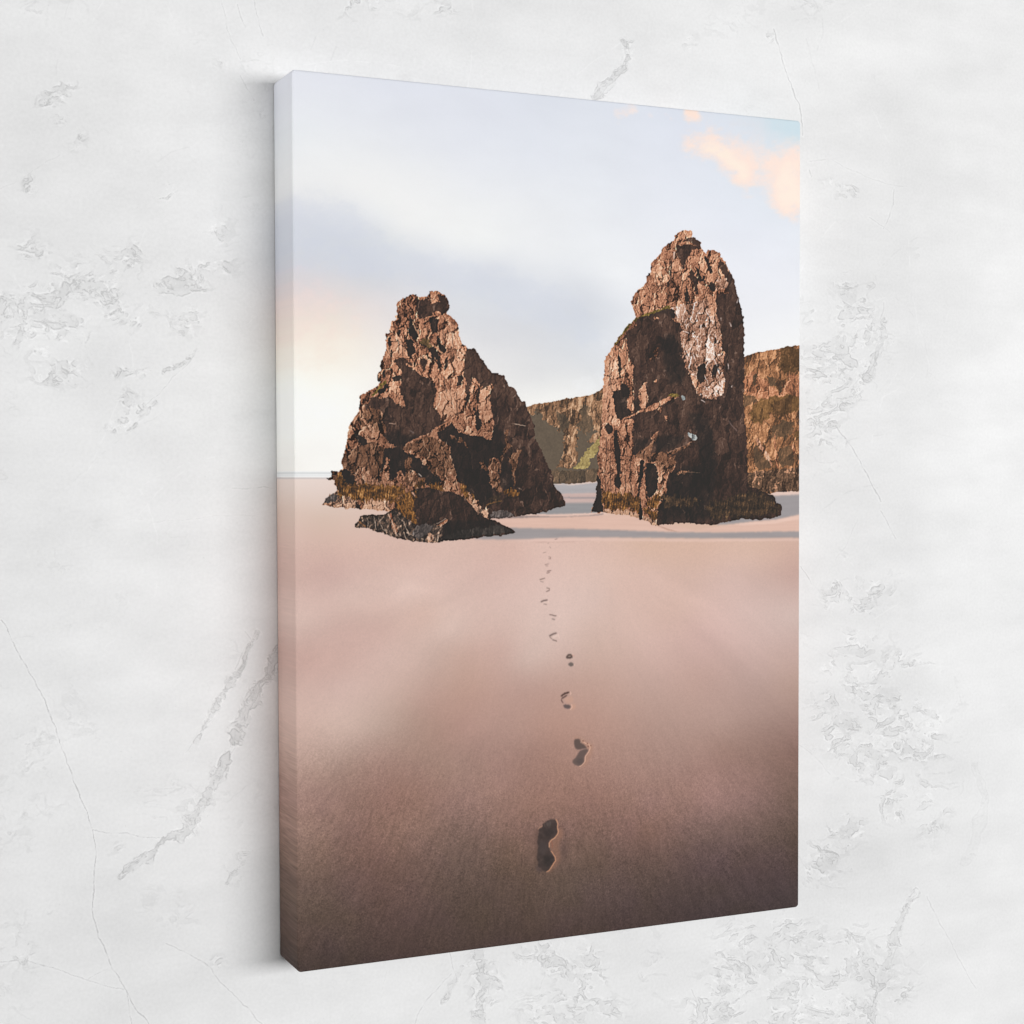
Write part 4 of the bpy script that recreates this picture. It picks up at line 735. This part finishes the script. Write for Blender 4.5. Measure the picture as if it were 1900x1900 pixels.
def mesh_obj(name, verts, faces, wrap, mat, parent):
    me = bpy.data.meshes.new(name); me.from_pydata(verts, [], faces); me.update()
    uv = me.uv_layers.new(name='uv')
    for lp in me.loops: uv.data[lp.index].uv = uv_of(me.vertices[lp.vertex_index].co, wrap)
    me.materials.append(mat); me.polygons.foreach_set('use_smooth', [True]*len(me.polygons))
    o = bpy.data.objects.new(name, me); col.objects.link(o); o.parent = parent
    return o

canvas = bpy.data.objects.new('canvas_print', None); col.objects.link(canvas)
canvas['label'] = 'tall canvas print of two sea stacks and footprints on pink sand'
canvas['category'] = 'canvas print'
GAP = .0012                                     # the back of the frame stands just clear of the plaster
ink = canvas_material()
RC, RB = .0042, .0022                           # corner radius in the plane, roll of the front edge
levels = []                                     # the front edge rolls over in four steps
for q in range(5):
    a = math.radians(90*q/4); levels.append((RB*(1-math.sin(a)), -D_+RB*(1-math.cos(a))))
roll = [ring(RC, i, y) for i, y in levels]      # from the front plane (inset RB) out to the full outline
n = len(roll[0])
# front: the flat picture plus the first half of the roll
fv = [v for r in roll[:3] for v in r]; ff = [tuple(range(n))]
for a in range(2):
    for q in range(n): ff.append((a*n+q, (a+1)*n+q, (a+1)*n+(q+1) % n, a*n+(q+1) % n))
ff = [f[::-1] for f in ff[1:]]+[ff[0]]
front = mesh_obj('front_face', fv, ff, False, ink, canvas)
front['label'] = 'front of the canvas with the printed beach picture'
sv = [v for r in roll[2:] for v in r]; m = 3
for y in (-D_*.66, -D_*.33, -GAP-.0012): sv += ring(RC, 0, y); m += 1
sv += ring(RC, .0012, -GAP); m += 1
sf = []
for a in range(m-1):
    for q in range(n): sf.append((a*n+q, a*n+(q+1) % n, (a+1)*n+(q+1) % n, (a+1)*n+q))
edge = mesh_obj('wrapped_edge', sv, sf, True, ink, canvas)
edge['label'] = 'side of the canvas wrapped round the bar, carrying the edge of the picture'
for o in (front, edge):
    bm = bmesh.new(); bm.from_mesh(o.data); bmesh.ops.recalc_face_normals(bm, faces=bm.faces)
    c = sum((f.normal.y*f.calc_area() for f in bm.faces)) if o is front else sum((f.normal.x*f.calc_center_median().x+f.normal.z*f.calc_center_median().z)*f.calc_area() for f in bm.faces)
    if (o is front and c > 0) or (o is edge and c < 0): bmesh.ops.reverse_faces(bm, faces=bm.faces)
    bm.to_mesh(o.data); bm.free()
front.data.polygons[len(front.data.polygons)-1].use_smooth = False
